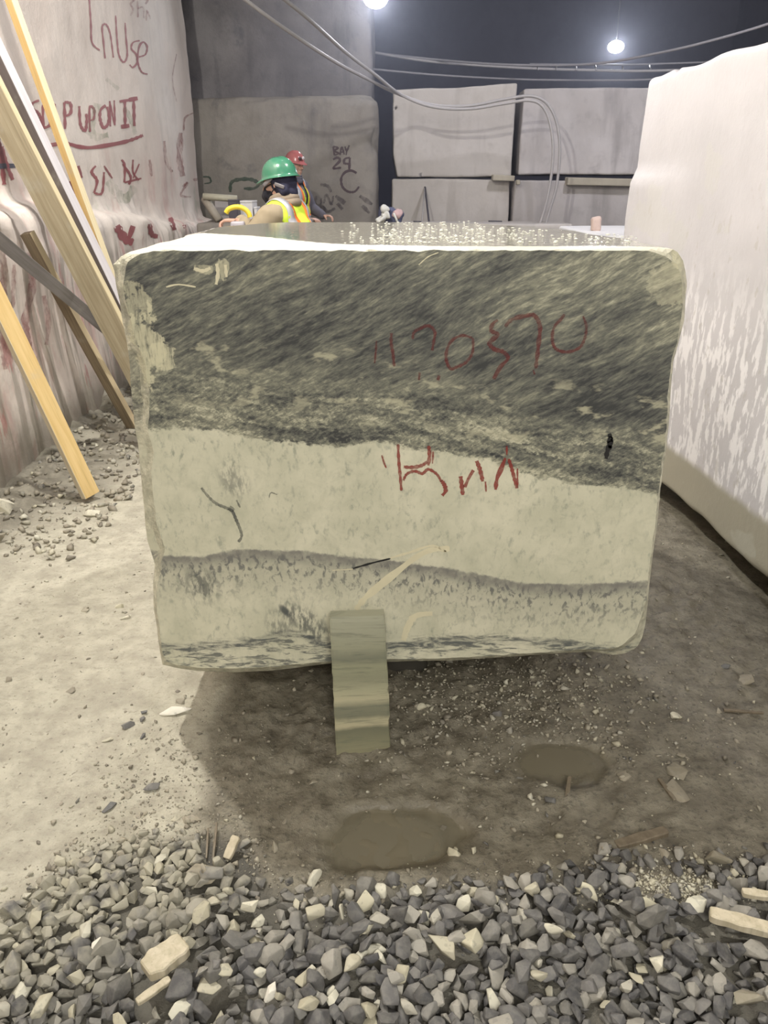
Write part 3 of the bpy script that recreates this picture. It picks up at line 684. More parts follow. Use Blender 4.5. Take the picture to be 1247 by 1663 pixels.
# ------------------------------------------------------------ stacked blocks at the back
pale = mat_rock('pale_marble', (.50, .465, .43), (.60, .565, .54), (.36, .33, .30), .75, bumpd=.01, sc=.8)
pale2 = mat_rock('grey_veined_marble', (.46, .43, .42), (.60, .57, .57), (.27, .25, .25), .75, bumpd=.01, sc=.7, dark=(.34, .32, .33))
def stack_block(x0, x1, y, z0, z1, d, mat, seed, lb, rz=0, r=.05, amp=.025, warp=None):
    me = block_mesh('marble_block', (x1 - x0, d, z1 - z0), (34, 20, 26), r * .45, amp * .6, 1.3, seed, warp, .025)
    o = link('marble_block', me, mat, loc=((x0 + x1) / 2, y + d / 2, z0)); o.rotation_euler.z = rz; tag(o, lb, 'marble block'); return o
g = lambda px, py, y: ony(px, py, y)
zs = g(740, 291, 12).z
def warpL(q):
    if q.z > .9: q.z += .05 * q.x
    if q.z < .3 and q.x < -.5: q.x += .06 * (1 - q.z / .3)
    return q
stack_block(g(637, 300, 12).x, g(829, 300, 12).x, 12, -.05, zs, 1.7, pale, 31, 'lower pale block of the left stack at the back, rods leaning on it')
stack_block(g(641, 220, 12).x - .02, g(832, 220, 12).x + .02, 12, zs + .03, g(740, 141, 12).z, 1.6, pale, 32, 'upper pale block of the left stack at the back', warp=warpL)
stack_block(g(834, 330, 11.9).x, g(1080, 330, 11.9).x, 11.9, -.05, g(900, 293, 11.9).z, 1.7, pale2, 33, 'lower pale block of the right stack at the back', r=.04)
stack_block(g(846, 220, 11.9).x + .05, g(1090, 220, 11.9).x, 11.95, zs + .06, g(940, 143, 12).z, 1.6, pale2, 34, 'upper grey veined block of the right stack, hoses hanging before it', rz=-.05, r=.05)
spm = mat_plain('spacer_wood', (.46, .42, .34), .8, var=.2, scale=6)
def spacer(p0, p1, y, h, d, lb, grp='wood spacers between the stacked blocks'):
    a, b = g(*p0, y), g(*p1, y); bm = bmesh.new(); L = (b - a).length
    box_bm(bm, (0, 0, 0), (L, d, h), bevel=.012)
    for vv in bm.verts: vv.co.z += .01 * noise.noise(vv.co * 5); 
    o = link('spacer', bm_mesh('spacer', bm, False), spm, loc=(a + b) / 2); o.rotation_euler.y = -math.atan2(b.z - a.z, b.x - a.x)
    tag(o, lb, 'wood spacer', grp)
spacer((799, 288), (834, 290), 11.93, .075, .2, 'short wood spacer at the seam of the left back stack')
spacer((919, 294), (1035, 297), 11.86, .10, .2, 'long thick wood spacer at the seam of the right back stack')
spacer((841, 300), (841, 292), 11.8, .05, .1, 'small wood spacer between the two back stacks')
# bright low block in front of the right stack
wm = mat_plain('bright_marble', (.86, .85, .84), .5, var=.04, scale=5)
o = link('marble_block', block_mesh('marble_block', (1.7, 1.9, 1.2), (16, 16, 12), .03, .006, 2, 41), wm, loc=(2.85, 8.45, -.03)); tag(o, 'low brightly lit white marble block before the right stack', 'marble block')
o = link('stone_chip', block_mesh('stone_chip', (.10, .08, .14), (5, 5, 5), .03, .02, 9, 8), mat_plain('pinkish_stone', (.62, .48, .42), .7), loc=(ony(967, 375, 8.3).x, 8.3, 1.165)); tag(o, 'small pinkish stone chip on the bright low white block', 'stone')
# block where the worker rests the tool
o = link('marble_block', block_mesh('marble_block', (.42, .9, 1.34), (12, 18, 20), .02, .008, 2, 43), pale, loc=(-1.06, 5.58, -.03)); tag(o, 'pale marble block beside the worker, under the tool with the yellow handle', 'marble block')

BW = bvh_of(wall_left)
# ------------------------------------------------------------ planks leaning on the left wall
def wood_mat(name, c1, c2, sc=1.0, knot=True, edge=None, ex=0.0, sgn=1):
    m = M(name, .65); v = m.coord()
    gr = m.noise(m.mapping(v, (26, 26, 1.3)), 1.6 * sc, 5, .6, .6); f = m.noise(m.mapping(v, (120, 120, 5)), 1, 3)
    col = m.mix(m.step(.3, .7, gr), c1, c2); col = m.mix(m.math('MULTIPLY', m.step(.55, .7, f), .3), col, tuple(c * .55 for c in c1))
    if knot: col = m.mix(m.step(.14, .09, m.voronoi(m.mapping(v, (4, 4, .9)), 1.6)), col, tuple(c * .35 for c in c1))
    n = m.noise(v, 5, 5, .6); col = m.mix(m.math('MULTIPLY', m.step(.55, .75, n), .45), col, (.42, .40, .34))
    if edge: col = m.mix(m.step(ex - .004, ex - .002, m.math('MULTIPLY', m.sep(v)[0], sgn)), col, m.mix(m.step(.3, .7, gr), edge, tuple(c * .85 for c in edge)))
    m.color(col); m.bump(gr, .25, .002); return m.m
yel = wood_mat('yellow_pine', (.62, .44, .20), (.74, .56, .30)); pal = wood_mat('pale_pine', (.60, .50, .33), (.72, .63, .46))
mud = wood_mat('muddy_plank', (.32, .27, .18), (.42, .37, .27)); gry = wood_mat('grey_board', (.30, .285, .28), (.40, .385, .385))
def plank(p0, p1, wdt, thk, mat, lb, twist=0.0, name='plank', face_cam=True, ends=(0, 0), rounded=.003):
    """board from p0 (foot) to p1 (top); its broad side is turned towards the open floor, then twisted"""
    p0, p1 = Vector(p0), Vector(p1); ax = (p1 - p0).normalized(); L = (p1 - p0).length + ends[0] + ends[1]
    c = (p0 - ax * ends[0])
    n = Vector((0, -1, 0)); n = (n - ax * n.dot(ax)).normalized(); n = (Matrix.Rotation(twist, 3, ax) @ n); sx = n.cross(ax).normalized()
    bm = bmesh.new(); nseg = 24; rings = []
    for k in range(nseg + 1):
        t = k / nseg * L; bow = .006 * math.sin(math.pi * k / nseg)
        wv = 1 + .03 * noise.noise(Vector((t * 3, wdt * 30, 1)))
        rings.append([bm.verts.new((a * wdt / 2 * wv, b * thk / 2 + bow, t)) for a, b in ((-1, -1), (1, -1), (1, 1), (-1, 1))])
    for a, b in zip(rings, rings[1:]):
        for k in range(4): bm.faces.new((a[k], a[(k + 1) % 4], b[(k + 1) % 4], b[k]))
    bm.faces.new(rings[0][::-1]); bm.faces.new(rings[-1])
    es = [e for e in bm.edges if len(e.link_faces) == 2 and e.calc_face_angle(0) > 1]
    bmesh.ops.bevel(bm, geom=es, offset=rounded, segments=2, affect='EDGES')
    me = bm_mesh(name, bm, False); o = link(name, me, mat)
    R = Matrix((sx, n, ax)).transposed(); o.matrix_world = Matrix.Translation(c) @ R.to_4x4(); tag(o, lb, 'plank', 'boards leaning on the left wall'); return o
def to_wall(p, q):
    """point where the board from p through q touches the left wall"""
    d = (q - p).normalized(); h = BW.ray_cast(p, d); return h[0] - d * .05 if h[0] is not None else p + d * 4
def along(p, q, z=None, x=None):
    d = q - p; t = (z - p.z) / d.z if z is not None else (x - p.x) / d.x; return p + d * t
# nearest: yellow two by four
p = ony(148, 806, 3.93); q = ony(-8, 482, 3.93); b0 = along(p, q, z=.03); plank(b0, to_wall(b0, q), .092, .040, wood_mat('yellow_board', (.60, .42, .17), (.70, .52, .25), edge=(.62, .54, .40), ex=.046, sgn=1), 'yellow pine board with its foot on the floor, nearest to the viewer', .95)
# wide muddy plank
p = ony(156, 474, 4.62); q = ony(30, 230, 4.62); b0 = along(p, q, z=.03); plank(b0, to_wall(b0, q), .152, .040, wood_mat('muddy_plank', (.27, .225, .145), (.38, .33, .23), edge=(.62, .53, .34), ex=.076, sgn=-1, knot=False), 'widest leaning plank, mud coloured with a pale edge', -.22)
# grey board just behind it, its unlit and lit sides painted dark and pale
p = ony(188, 480, 4.85); q = ony(68, 230, 4.85); b0 = along(p, q, z=.03); plank(b0, to_wall(b0, q), .062, .062, wood_mat('grey_board_lit_shaded', (.11, .09, .085), (.15, .125, .12), edge=(.56, .53, .55), ex=.031, sgn=-1, knot=False), 'grey board right behind the widest leaning plank', -.38)
# thin yellow strip
p = ony(172, 425, 5.25); q = ony(19, 0, 5.25); b0 = along(p, q, z=.05); plank(b0, to_wall(b0, q), .048, .048, wood_mat('thin_board', (.52, .33, .12), (.60, .42, .18), edge=(.74, .64, .42), ex=.024, sgn=-1, knot=False), 'thin yellow strip, the tallest and farthest of the leaning boards', -.36)
# low grey board resting on the ledge
p = ony(160, 524, 4.88); q = ony(2, 392, 4.25); b0 = p + (p - q).normalized() * .5; plank(b0, to_wall(b0, q), .075, .040, wood_mat('flat_grey_board', (.19, .175, .17), (.28, .265, .265), edge=(.40, .385, .40), ex=.0375, sgn=-1, knot=False), 'grey board lying flattest, from the ledge down behind the marble block', .55)
# brown board behind it
p = ony(214, 690, 5.2); q = ony(44, 378, 4.85); b0 = along(p, q, z=.04); plank(b0, q, .075, .045, wood_mat('brown_board', (.15, .115, .075), (.27, .215, .14), edge=(.58, .48, .31), ex=.0375, sgn=-1), 'brown board with a pale upper edge, its top end at the ledge', -.30)
p = ony(226, 716, 5.36); q = ony(112, 500, 5.36); plank(along(p, q, z=.04), along(p, q, z=1.05), .05, .04, pal, 'short pale board beside the brown one, mostly hidden', .5)

# ------------------------------------------------------------ cables and hoses
rub = mat_plain('grey_rubber', (.42, .40, .40), .5, var=.1); thin = mat_plain('cable_sheath', (.30, .29, .31), .6, var=.1)
def cable(name, pts, r, mat, lb, cat, grp=None):
    P = smooth_path([ony(a, b, y) for a, b, y in pts], 10); bm = bmesh.new(); tube_bm(bm, P, r, 8)
    o = link(name, bm_mesh(name, bm), mat); rebase(o, P[0]); tag(o, lb, cat, grp); return o
H = 'hose pair slung from the roof to the right stack'
cable('hose', [(370,-22,8.3),(450,38,8.8),(540,98,9.6),(600,130,10.3),(645,152,10.9),(700,170,11.1),(760,172,11.15),(820,161,11.15),(862,156,11.1),(888,168,11.1),(904,200,11.1),(909,245,11.1),(904,300,11.1),(893,340,11.1),(884,372,11.1),(878,400,11.1)], .019, rub, 'grey hose, lower and left one until it loops before the right stack', 'hose', H)
cable('hose', [(435,-22,8.3),(500,30,8.9),(560,84,9.7),(610,122,10.3),(650,153,10.9),(700,173,11.0),(760,177,11.05),(820,168,11.05),(858,163,11.0),(880,172,11.0),(893,200,11.0),(898,245,11.0),(893,300,11.0),(884,340,11.0),(874,372,11.0),(868,400,11.0)], .019, rub, 'grey hose, upper one at the left and inner one of the hanging loop', 'hose', H)
cable('cable', [(610,86,14),(700,96,14),(800,104,13.5),(900,106,13),(980,102,12.5),(1060,88,12),(1140,70,11.5),(1250,38,11),(1340,0,10.6)], .017, thin, 'sagging power cable running up to the right under the bright lamp', 'cable')
cable('cable', [(600,84,14),(700,100,14),(840,110,14),(960,114,14),(1060,115,13.6),(1250,108,13.2),(1440,88,12.6)], .020, rub, 'thick pale cable nearly level above the right stack', 'cable')
cable('cable', [(603,112,13.2),(700,121,13.4),(800,127,13.6),(900,130,13.6),(1060,129,13.4),(1250,118,13),(1423,100,12.8)], .014, thin, 'lowest thin dark cable just above the back stacks', 'cable')
cable('cable', [(860,104,14.3),(960,105,14.2),(1060,104,13.8),(1250,96,13.3),(1440,80,12.8)], .013, thin, 'dark carrier cable joined to the pale cable by short clips', 'cable')
clipm = mat_plain('clip_metal', (.45, .43, .42), .4, 1)
for k, xx in enumerate((872, 902, 934, 966, 1010, 1055)):
    a, b = ony(xx, 104, 14.05), ony(xx + 2, 114, 13.95); bm = bmesh.new(); tube_bm(bm, [a, b], .012, 6)
    o = link('cable_clip', bm_mesh('cable_clip', bm), clipm); rebase(o, a); tag(o, 'short cable clip between the carrier cable and the pale cable', 'cable clip', 'cable clips above the right stack')
# suspended floodlights
def floodlight(px, py, y, sz, lb, strength, power, tgt):
    c = ony(px, py, y); e = empty('floodlight', c); d = (Vector(tgt) - c).normalized(); R = d.to_track_quat('-Z', 'Y').to_matrix()
    hm = mat_plain('lamp_housing', (.10, .10, .10), .5)
    bm = bmesh.new(); box_bm(bm, R @ Vector((0, 0, .062)), (sz * .9, sz * .6, .10), R, .02); 
    for vv in bm.verts: pass
    link('housing', bm_mesh('housing', bm, False), hm, e)
    em = bpy.data.materials.new('lamp_glow'); em.use_nodes = True; bb = em.node_tree.nodes['Principled BSDF']
    bb.inputs['Emission Color'].default_value = (.95, .97, 1, 1); bb.inputs['Emission Strength'].default_value = strength
    bm = bmesh.new(); bmesh.ops.create_cone(bm, cap_ends=True, segments=20, radius1=.5, radius2=.5, depth=1, matrix=R.to_4x4() @ Matrix.Diagonal((sz * 1.1, sz * .78, .02, 1))); link('lens', bm_mesh('lens', bm, False), em, e)
    bm = bmesh.new(); tube_bm(bm, [(0, 0, .05), (0, .02, .6), (0, .02, 8.26 - c.z)], .009, 6); link('bracket', bm_mesh('bracket', bm, False), hm, e)
    lamp('floodlight_beam', 'SPOT', c + d * .12, power, (.92, .94, 1), .08, tgt, 130)
    tag(e, lb, 'floodlight'); return e
floodlight(1000, 76, 15, .24, 'bright floodlight in the dark above the right stack', 60, 160, (1.4, 2, .6))
floodlight(610, -2, 11.75, .28, 'glaring floodlight at the top edge above the rock corner', 60, 160, (.2, 3.0, 0.6))

# water drops on the wet top, coloured white to paint the lamp glints
def build_drops():
    r = random.Random(5); bm = bmesh.new(); n = 0
    while n < 480:
        px, py = r.uniform(555, 1040), 361 + 36 * r.random() ** .8
        if px > 780 and py < 362 + (px - 780) * .062 + 6: continue
        if r.random() > (1.0 if 600 < px < 850 else .45): continue
        p = onz(px, py, 1.455); s = r.uniform(.0012, .0034) * (1.3 if r.random() < .15 else 1)
        bmesh.ops.create_icosphere(bm, subdivisions=1, radius=s, matrix=Matrix.Translation((p.x, p.y, 1.456 + s * r.uniform(0, 1.6))) @ Matrix.Diagonal((r.uniform(1, 2.6), 1.2, r.uniform(.5, 1.0), 1))); n += 1
    m = M('white_glint_water', .08); m.color((.85, .85, .78)); m.b.inputs['Specular IOR Level'].default_value = .8
    o = link('water_drops', bm_mesh('water_drops', bm), m.m); tag(o, 'drops of water splashed over the wet block top, white for painted glints', 'water', kind='stuff')
build_drops()

# dusty air of the far chamber, lit by the floodlights
hb = bmesh.new(); box_bm(hb, (0, 0, 0), (9.5, 12.5, 7.0))
hz = bpy.data.materials.new('dusty_air'); hz.use_nodes = True; hz.node_tree.nodes.clear()
ho = hz.node_tree.nodes.new('ShaderNodeOutputMaterial'); hv = hz.node_tree.nodes.new('ShaderNodeVolumePrincipled')
hv.inputs['Density'].default_value = .022; hv.inputs['Anisotropy'].default_value = .55; hv.inputs['Color'].default_value = (.80, .84, 1, 1)
hz.node_tree.links.new(hv.outputs[0], ho.inputs['Volume'])
o = link('haze', bm_mesh('haze', hb, False), hz, loc=(3.3, 14.4, 4.65)); tag(o, 'faint dusty haze in the dark chamber around the floodlights', 'haze', kind='stuff')

# ------------------------------------------------------------ clutter behind the block
cw = mat_plain('grey_box', (.34, .32, .32), .7); ww = mat_plain('white_box', (.72, .70, .69), .6); dk = mat_plain('dark_plastic', (.06, .055, .07), .5)
def rod(name, a, b, r, mat, lb, cat, grp=None, flat=None):
    bm = bmesh.new(); a, b = Vector(a), Vector(b); tube_bm(bm, [a, a.lerp(b, .5), b], r, 8)
    o = link(name, bm_mesh(name, bm), mat); rebase(o, a); tag(o, lb, cat, grp); return o
def crate(px0, py0, px1, py1, y, d, mat, name, lb, cat, ry=0, bot=None):
    a, b = ony(px0, py0, y), ony(px1, py1, y); z0 = b.z if bot is None else bot
    e = empty(name, ((a.x + b.x) / 2, y + d / 2, z0)); e.rotation_euler.y = ry
    bm = bmesh.new(); box_bm(bm, (0, 0, (a.z - z0) / 2), (b.x - a.x, d, a.z - z0), bevel=.008); link('body', bm_mesh('body', bm, False), mat, e)
    bm = bmesh.new(); box_bm(bm, (0, 0, a.z - z0 + .008), ((b.x - a.x) * 1.04, d * 1.04, .02), bevel=.006); link('lid', bm_mesh('lid', bm, False), mat, e)
    tag(e, lb, cat); return e
# a low rock bench carries the clutter
o = link('rock_bench', block_mesh('rock_bench', (1.15, 1.2, 1.26), (22, 14, 16), .03, .012, 1.4, 51), grey_rock, loc=(-1.42, 9.3, -.03)); tag(o, 'low grey rock bench at the foot of the back wall carrying boxes', 'rock bench')
rod('pipe', ony(330, 319, 8.9), ony(385, 323, 8.9), .035, mat_plain('dull_pipe', (.36, .34, .27), .6), 'dull round pole lying level above the boxes at the back left', 'pole')
rod('pipe', ony(332, 322, 8.95), ony(356, 358, 8.85), .045, mat_plain('brown_pipe', (.28, .25, .21), .6), 'brown pole slanting down beside the end of the left wall', 'pole')
crate(346, 324, 376, 346, 9.15, .35, cw, 'crate', 'grey crate below the level pole at the back left', 'crate', .07, 1.225)
crate(370, 327, 385, 333, 8.85, .2, dk, 'toolbox', 'small dark toolbox in front of the grey crate', 'toolbox', 0, 1.225)
crate(387, 329, 411, 352, 9.2, .35, ww, 'box', 'larger white box left of the worker in the green helmet', 'box', 0, 1.225)
crate(412, 339, 418, 352, 9.2, .25, ww, 'box', 'smaller white box at the right side of the larger one', 'box', 0, 1.225)
# heap of gear at the foot of the gap between wall and stack
o = link('gear_stand', block_mesh('gear_stand', (.5, .5, 1.18), (8, 8, 10), .03, .02, 3, 61), mat_plain('dark_stand', (.08, .075, .08), .8), loc=(ony(632, 340, 9.4).x, 9.5, -.03)); tag(o, 'dark stump under the heap of white and blue gear', 'stand')
def bag(px, py, y, sx, sz, ang, mat, lb, name='cloth_bundle'):
    c = ony(px, py, y); me = block_mesh(name, (sx, .12, sz), (8, 6, 8), .02, .035, 7, px); o = link(name, me, mat, loc=c - Vector((0, 0, sz / 2))); o.rotation_euler.y = ang; tag(o, lb, 'cloth bundle', 'heap of gear before the dark gap')
bl = mat_plain('blue_cloth', (.10, .11, .19), .8); wc = mat_plain('white_cloth', (.70, .70, .66), .8); pc = mat_plain('pink_cloth', (.60, .42, .42), .8)
bag(631, 353, 9.25, .26, .20, .2, bl, 'dark blue bundle at the bottom of the gear heap'); bag(624, 340, 9.18, .085, .07, .5, wc, 'white scrap on top of the gear heap')
bag(629, 350, 9.12, .07, .08, -.5, wc, 'white scrap lower down in the gear heap'); bag(641, 346, 9.2, .10, .10, .6, pc, 'pinkish scrap at the right of the gear heap'); bag(620, 357, 9.1, .09, .035, -.4, wc, 'flat white scrap at the foot of the gear heap')
rod('strap', ony(639, 346, 9.1), ony(646, 362, 9.1), .012, wc, 'thin pale strap hanging at the right of the gear heap', 'strap')
R_ = 'two thin rods leaning on the left back stack'
rod('rod', ony(690, 304, 11.97), ony(698, 372, 11.3), .014, dk, 'dark thin rod slanting down to the right before the left back stack', 'rod', R_)
rod('rod', ony(690, 304, 11.97), ony(684, 372, 11.3), .012, mat_plain('pale_rod', (.38, .36, .35), .6), 'paler thin rod slanting down to the left before the left back stack', 'rod', R_)
rod('bar', ony(671, 360, 10.9), ony(684, 360.5, 10.9), .012, dk, 'short dark bar at the foot of the left back stack', 'bar')
rod('bar', ony(793, 360, 11.3), ony(815, 360.5, 11.3), .016, dk, 'short dark bar near the seam of the two back stacks', 'bar')
zb = ony(700, 361.5, 11.1).z
o = link('marble_block', block_mesh('marble_block', (2.5, .8, zb + .03), (24, 10, 14), .02, .004, 2, 47), pale, loc=(ony(770, 361, 11.1).x, 11.15, -.03)); tag(o, 'low pale block before the back stacks, the thin rods standing on it', 'marble block')
# ------------------------------------------------------------ painted writing
bpy.context.view_layer.update()
BB = bvh_of(block); BK = bvh_of(wall_back)
red_m = mat_paint('red_wall_paint', (.36, .10, .11), .70, 26, .16); red_f = mat_paint('faded_red_paint', (.42, .17, .17), .50, 18, .2)
grn_f = mat_paint('faded_green_paint', (.22, .33, .17), .42, 14, .25); drk_m = mat_paint('dark_wall_paint', (.085, .05, .06), .72, 14, .15); blk_m = mat_paint('black_wall_paint', (.08, .08, .11), .85, 20)
dk_f = mat_paint('faded_dark_paint', (.07, .05, .06), .52, 9, .2); grn_d = mat_paint('dark_green_paint', (.06, .10, .075), .62, 9, .2)
q = 2.97
def Z(*pts): return [(a / q, b / q) for a, b in pts]
def deco(nm, st, bvh, mat, parent, lb=None, off=.004):
    o = decal(nm, st, bvh, mat, parent, off)
    if o and lb: o['label'] = lb
    return o
deco('painted_writing', [(Z((428,-10),(436,110),(442,205),(480,243)), 3), (Z((505,282),(497,200),(491,130),(510,118),(530,165),(545,278)), 3), (Z((556,75),(562,180),(572,265),(595,300),(612,265),(606,180),(602,110)), 3),
 (Z((672,196),(640,205),(632,235),(655,262),(660,300),(640,325),(624,312)), 3), (Z((668,275),(700,262),(708,225),(690,203),(670,225),(662,290),(680,345),(710,358)), 3),], BW, red_m, wall_left, 'thin red spray writing reading LnUse')
deco('painted_writing', [(Z((655,-6),(628,18),(640,45),(628,76)), 3), (Z((662,-5),(664,84)), 3), (Z((664,42),(688,36),(692,88)), 3), (Z((704,100),(708,50),(722,92)), 3), (Z((700,20),(716,-6)), 3)], BW, red_f, wall_left)
deco('painted_writing', [(Z((186,484),(155,498),(150,522),(182,545),(196,578),(186,610)), 5), (Z((205,505),(208,610),(244,600)), 5), (Z((236,612),(255,500),(275,600)), 5), (Z((243,560),(270,560)), 4),
 (Z((312,622),(308,494)), 5), (Z((308,492),(338,500),(338,545),(314,560)), 5), (Z((380,512),(386,600),(408,630),(416,590),(414,548)), 5), (Z((432,636),(430,520),(452,528),(450,572),(434,580)), 4),
 (Z((508,508),(484,530),(480,570),(496,615),(518,600),(524,560),(514,515)), 5), (Z((531,610),(527,488)), 3), (Z((527,488),(551,604)), 3), (Z((553,604),(549,484)), 3),
 (Z((574,490),(626,482)), 6), (Z((600,486),(602,610)), 5), (Z((582,612),(622,606)), 6), (Z((620,482),(662,474)), 6), (Z((643,478),(646,608)), 5)], BW, red_m, wall_left, 'red painted words reading SLAP UPON IT')
deco('painted_underline', [(Z((228,698),(300,688),(360,704),(430,712),(520,700),(600,684),(650,668),(688,652)), 6), (Z((240,706),(330,694),(420,716)), 4)], BW, red_m, wall_left)
deco('painted_writing', [(Z((460,800),(440,830),(466,872),(452,930)), 5), (Z((452,930),(490,930),(500,830)), 4), (Z((375,800),(392,858)), 5), (Z((322,885),(362,895),(350,925),(338,890)), 11), (Z((500,800),(540,860)), 3),
 (Z((585,770),(600,800),(598,880)), 4), (Z((590,790),(628,850),(620,890)), 4), (Z((640,770),(640,830),(668,870)), 3), (Z((670,790),(640,860)), 3), (Z((600,880),(680,860)), 3)], BW, red_m, wall_left, 'smeared red letters below the underline')
deco('painted_smudge', [(Z((520,870),(560,930),(600,960),(650,900)), 16), (Z((470,500),(440,620),(460,660),(520,650)), 12), (Z((600,520),(640,600),(650,650)), 8), (Z((510,380),(570,430)), 6)], BW, grn_f, wall_left, 'faded green smudges')
deco('painted_smudge', [(Z((870,640),(865,760),(880,850)), 10), (Z((790,680),(800,780),(830,830)), 5), (Z((880,900),(905,880),(870,940),(920,950)), 4), (Z((940,860),(950,940)), 8), (Z((720,770),(730,850)), 5),
 (Z((850,260),(830,380),(850,490)), 2), (Z((930,545),(890,570),(885,630)), 3)], BW, red_f, wall_left)
deco('painted_smudge', [(Z((560,1090),(600,1150),(640,1170)), 14), (Z((640,1090),(620,1150)), 8), (Z((720,1080),(730,1130),(760,1140)), 8), (Z((820,1050),(840,1110)), 8), (Z((880,1060),(890,1100)), 6)], BW, red_m, wall_left)
deco('painted_smudge', [([(2,238),(8,262),(20,292)], 7), ([(-4,225),(2,262),(6,300)], 8)], BW, red_m, wall_left)
deco('painted_bar', [([(-6,270),(28,269)], 10)], BW, blk_m, wall_left, 'short black painted bar')
deco('painted_smudge', [([(0,395),(6,440),(2,520),(8,600)], 12), ([(45,410),(52,460),(40,520),(48,570)], 13), ([(70,480),(78,520),(74,560)], 8), ([(22,430),(20,500)], 7)], BW, red_f, wall_left)
# the dark back wall
deco('painted_writing', [([(541,238),(543,252)], 3), ([(541,238),(549,240),(543,245),(550,249),(543,252)], 3), ([(552,252),(555,239),(559,251)], 3), ([(553,247),(558,247)], 2), ([(560,238),(563,245),(567,236)], 3), ([(563,245),(562,252)], 3),
 ([(541,259),(548,256),(552,261),(541,273),(554,272)], 4), ([(568,256),(560,258),(559,265),(567,266)], 4), ([(568,256),(567,276)], 4)], BK, drk_m, wall_back, 'dark painted marks reading BAY 24')
deco('painted_letter', [([(579,281),(570,277),(560,280),(554,290),(556,303),(565,311),(576,311),(583,303)], 4)], BK, drk_m, wall_back, 'dark painted letter C')
deco('painted_smudge', [([(514,318),(512,330),(520,333),(522,322)], 4), ([(526,330),(530,316),(538,332),(541,318)], 4), ([(514,340),(524,336),(532,344),(544,338)], 5), ([(520,300),(532,302),(538,312)], 5), ([(545,318),(560,330)], 7), ([(548,330),(556,340)], 6), ([(584,318),(604,332)], 7), ([(588,334),(600,346)], 6)], BK, dk_f, wall_back)
deco('painted_smudge', [([(374,312),(376,296),(392,291),(410,292),(420,299),(412,306),(396,306)], 6), ([(330,287),(340,288),(342,296),(332,298)], 3)], BK, grn_d, wall_back)
# the marble face
pm = mat_paint('red_marble_paint', (.33, .045, .035), .66, 50, .26); pf = mat_paint('faded_red_marble_paint', (.20, .03, .03), .58, 55, .3); ps = mat_paint('stain_black', (.015, .015, .015), .95, 60)
q = 3.2816
def W(*pts): return [(590 + a / q, 480 + b / q) for a, b in pts]
for st_ in [(W((150,200),(148,250),(158,310),(164,378)), 5), (W((70,240),(66,300),(60,360)), 3), (W((262,232),(270,196),(300,176),(345,160),(380,190),(375,245),(366,292)), 5),
 (W((580,226),(530,212),(480,232),(452,270),(440,330),(462,388),(500,380),(550,352),(582,300),(584,226)), 5), (W((716,130),(690,150),(680,186),(715,208),(672,252),(700,286),(745,300),(770,335),(730,380),(694,444)), 7),
 (W((755,165),(790,128),(860,108),(910,106),(940,160),(934,250),(925,330),(918,388)), 7), (W((905,395),(912,420)), 3), (W((1072,100),(1048,130),(1018,165),(1006,215),(1012,262),(1035,290),(1090,300),(1150,278),(1178,230),(1188,165),(1170,110)), 5), (W((300,410),(296,450)), 4), (W((404,425),(396,450)), 5)]: deco('painted_digit', [st_], BB, pf, block, 'faint red painted stroke of the number', .0012)
deco('painted_letters', [(W((185,792),(188,870),(196,960),(203,1040)), 5), (W((348,800),(352,850),(346,905)), 6), (W((372,830),(368,895)), 3), (W((215,912),(260,915),(310,905),(340,885)), 6), (W((213,985),(232,950),(275,935),(315,948),(345,925),(390,950),(415,990)), 5), (W((415,985),(432,1010),(438,1040),(420,1065)), 7),
 (W((98,850),(110,890),(122,918)), 3), (W((518,962),(524,1010),(530,1062)), 7), (W((586,930),(560,975),(540,1020)), 6), (W((603,880),(622,930),(636,990)), 7), (W((650,990),(654,1045)), 3), (W((764,800),(764,850)), 3), (W((756,865),(735,920),(712,975),(704,1034)), 7), (W((774,870),(790,920),(806,980),(818,1026)), 6), (W((820,920),(822,1026)), 3)], BB, pm, block, 'red painted letters with drips', .0012)
deco('drip_stain', [([(989,704),(991,712),(990,722),(986,733),(984,745)], 8), ([(991,708),(990,728)], 9)], BB, ps, block, 'black drip stain', .0013)
vn_ = mat_paint('dark_vein', (.09, .10, .105), .58, 55, .25)
deco('dark_vein', [([(327,792),(340,808),(352,818),(366,824),(377,830),(384,845),(391,862),(392,872),(387,880)], 5), ([(372,824),(380,829)], 7), ([(437,808),(440,800),(450,803)], 2), ([(384,812),(390,824)], 3)], BB, vn_, block, None, .0011)
deco('dark_crack', [([(573,923),(590,918),(612,912),(634,907)], 3)], BB, ps, block, 'short black crack', .0013)
cm = mat_paint('cream_scrape', (.82, .76, .54), .80, 80, .25)
deco('scrape_mark', [([(578,990),(592,972),(615,952),(645,928),(675,905),(700,893),(730,891)], 11), ([(634,906),(668,896),(702,886),(724,896)], 4), ([(655,1040),(662,1018),(675,1000),(702,996)], 11), ([(540,926),(573,924)], 2)], BB, cm, block, 'pale scraped arrow marks', .0012)
deco('scrape_mark', [([(680,430),(695,417),(712,410)], 2), ([(270,466),(290,462),(318,466)], 3), ([(352,428),(354,445),(351,462)], 6), ([(366,430),(368,450)], 5), ([(315,436),(330,440),(342,435)], 6)], BB, cm, block, None, .0012)

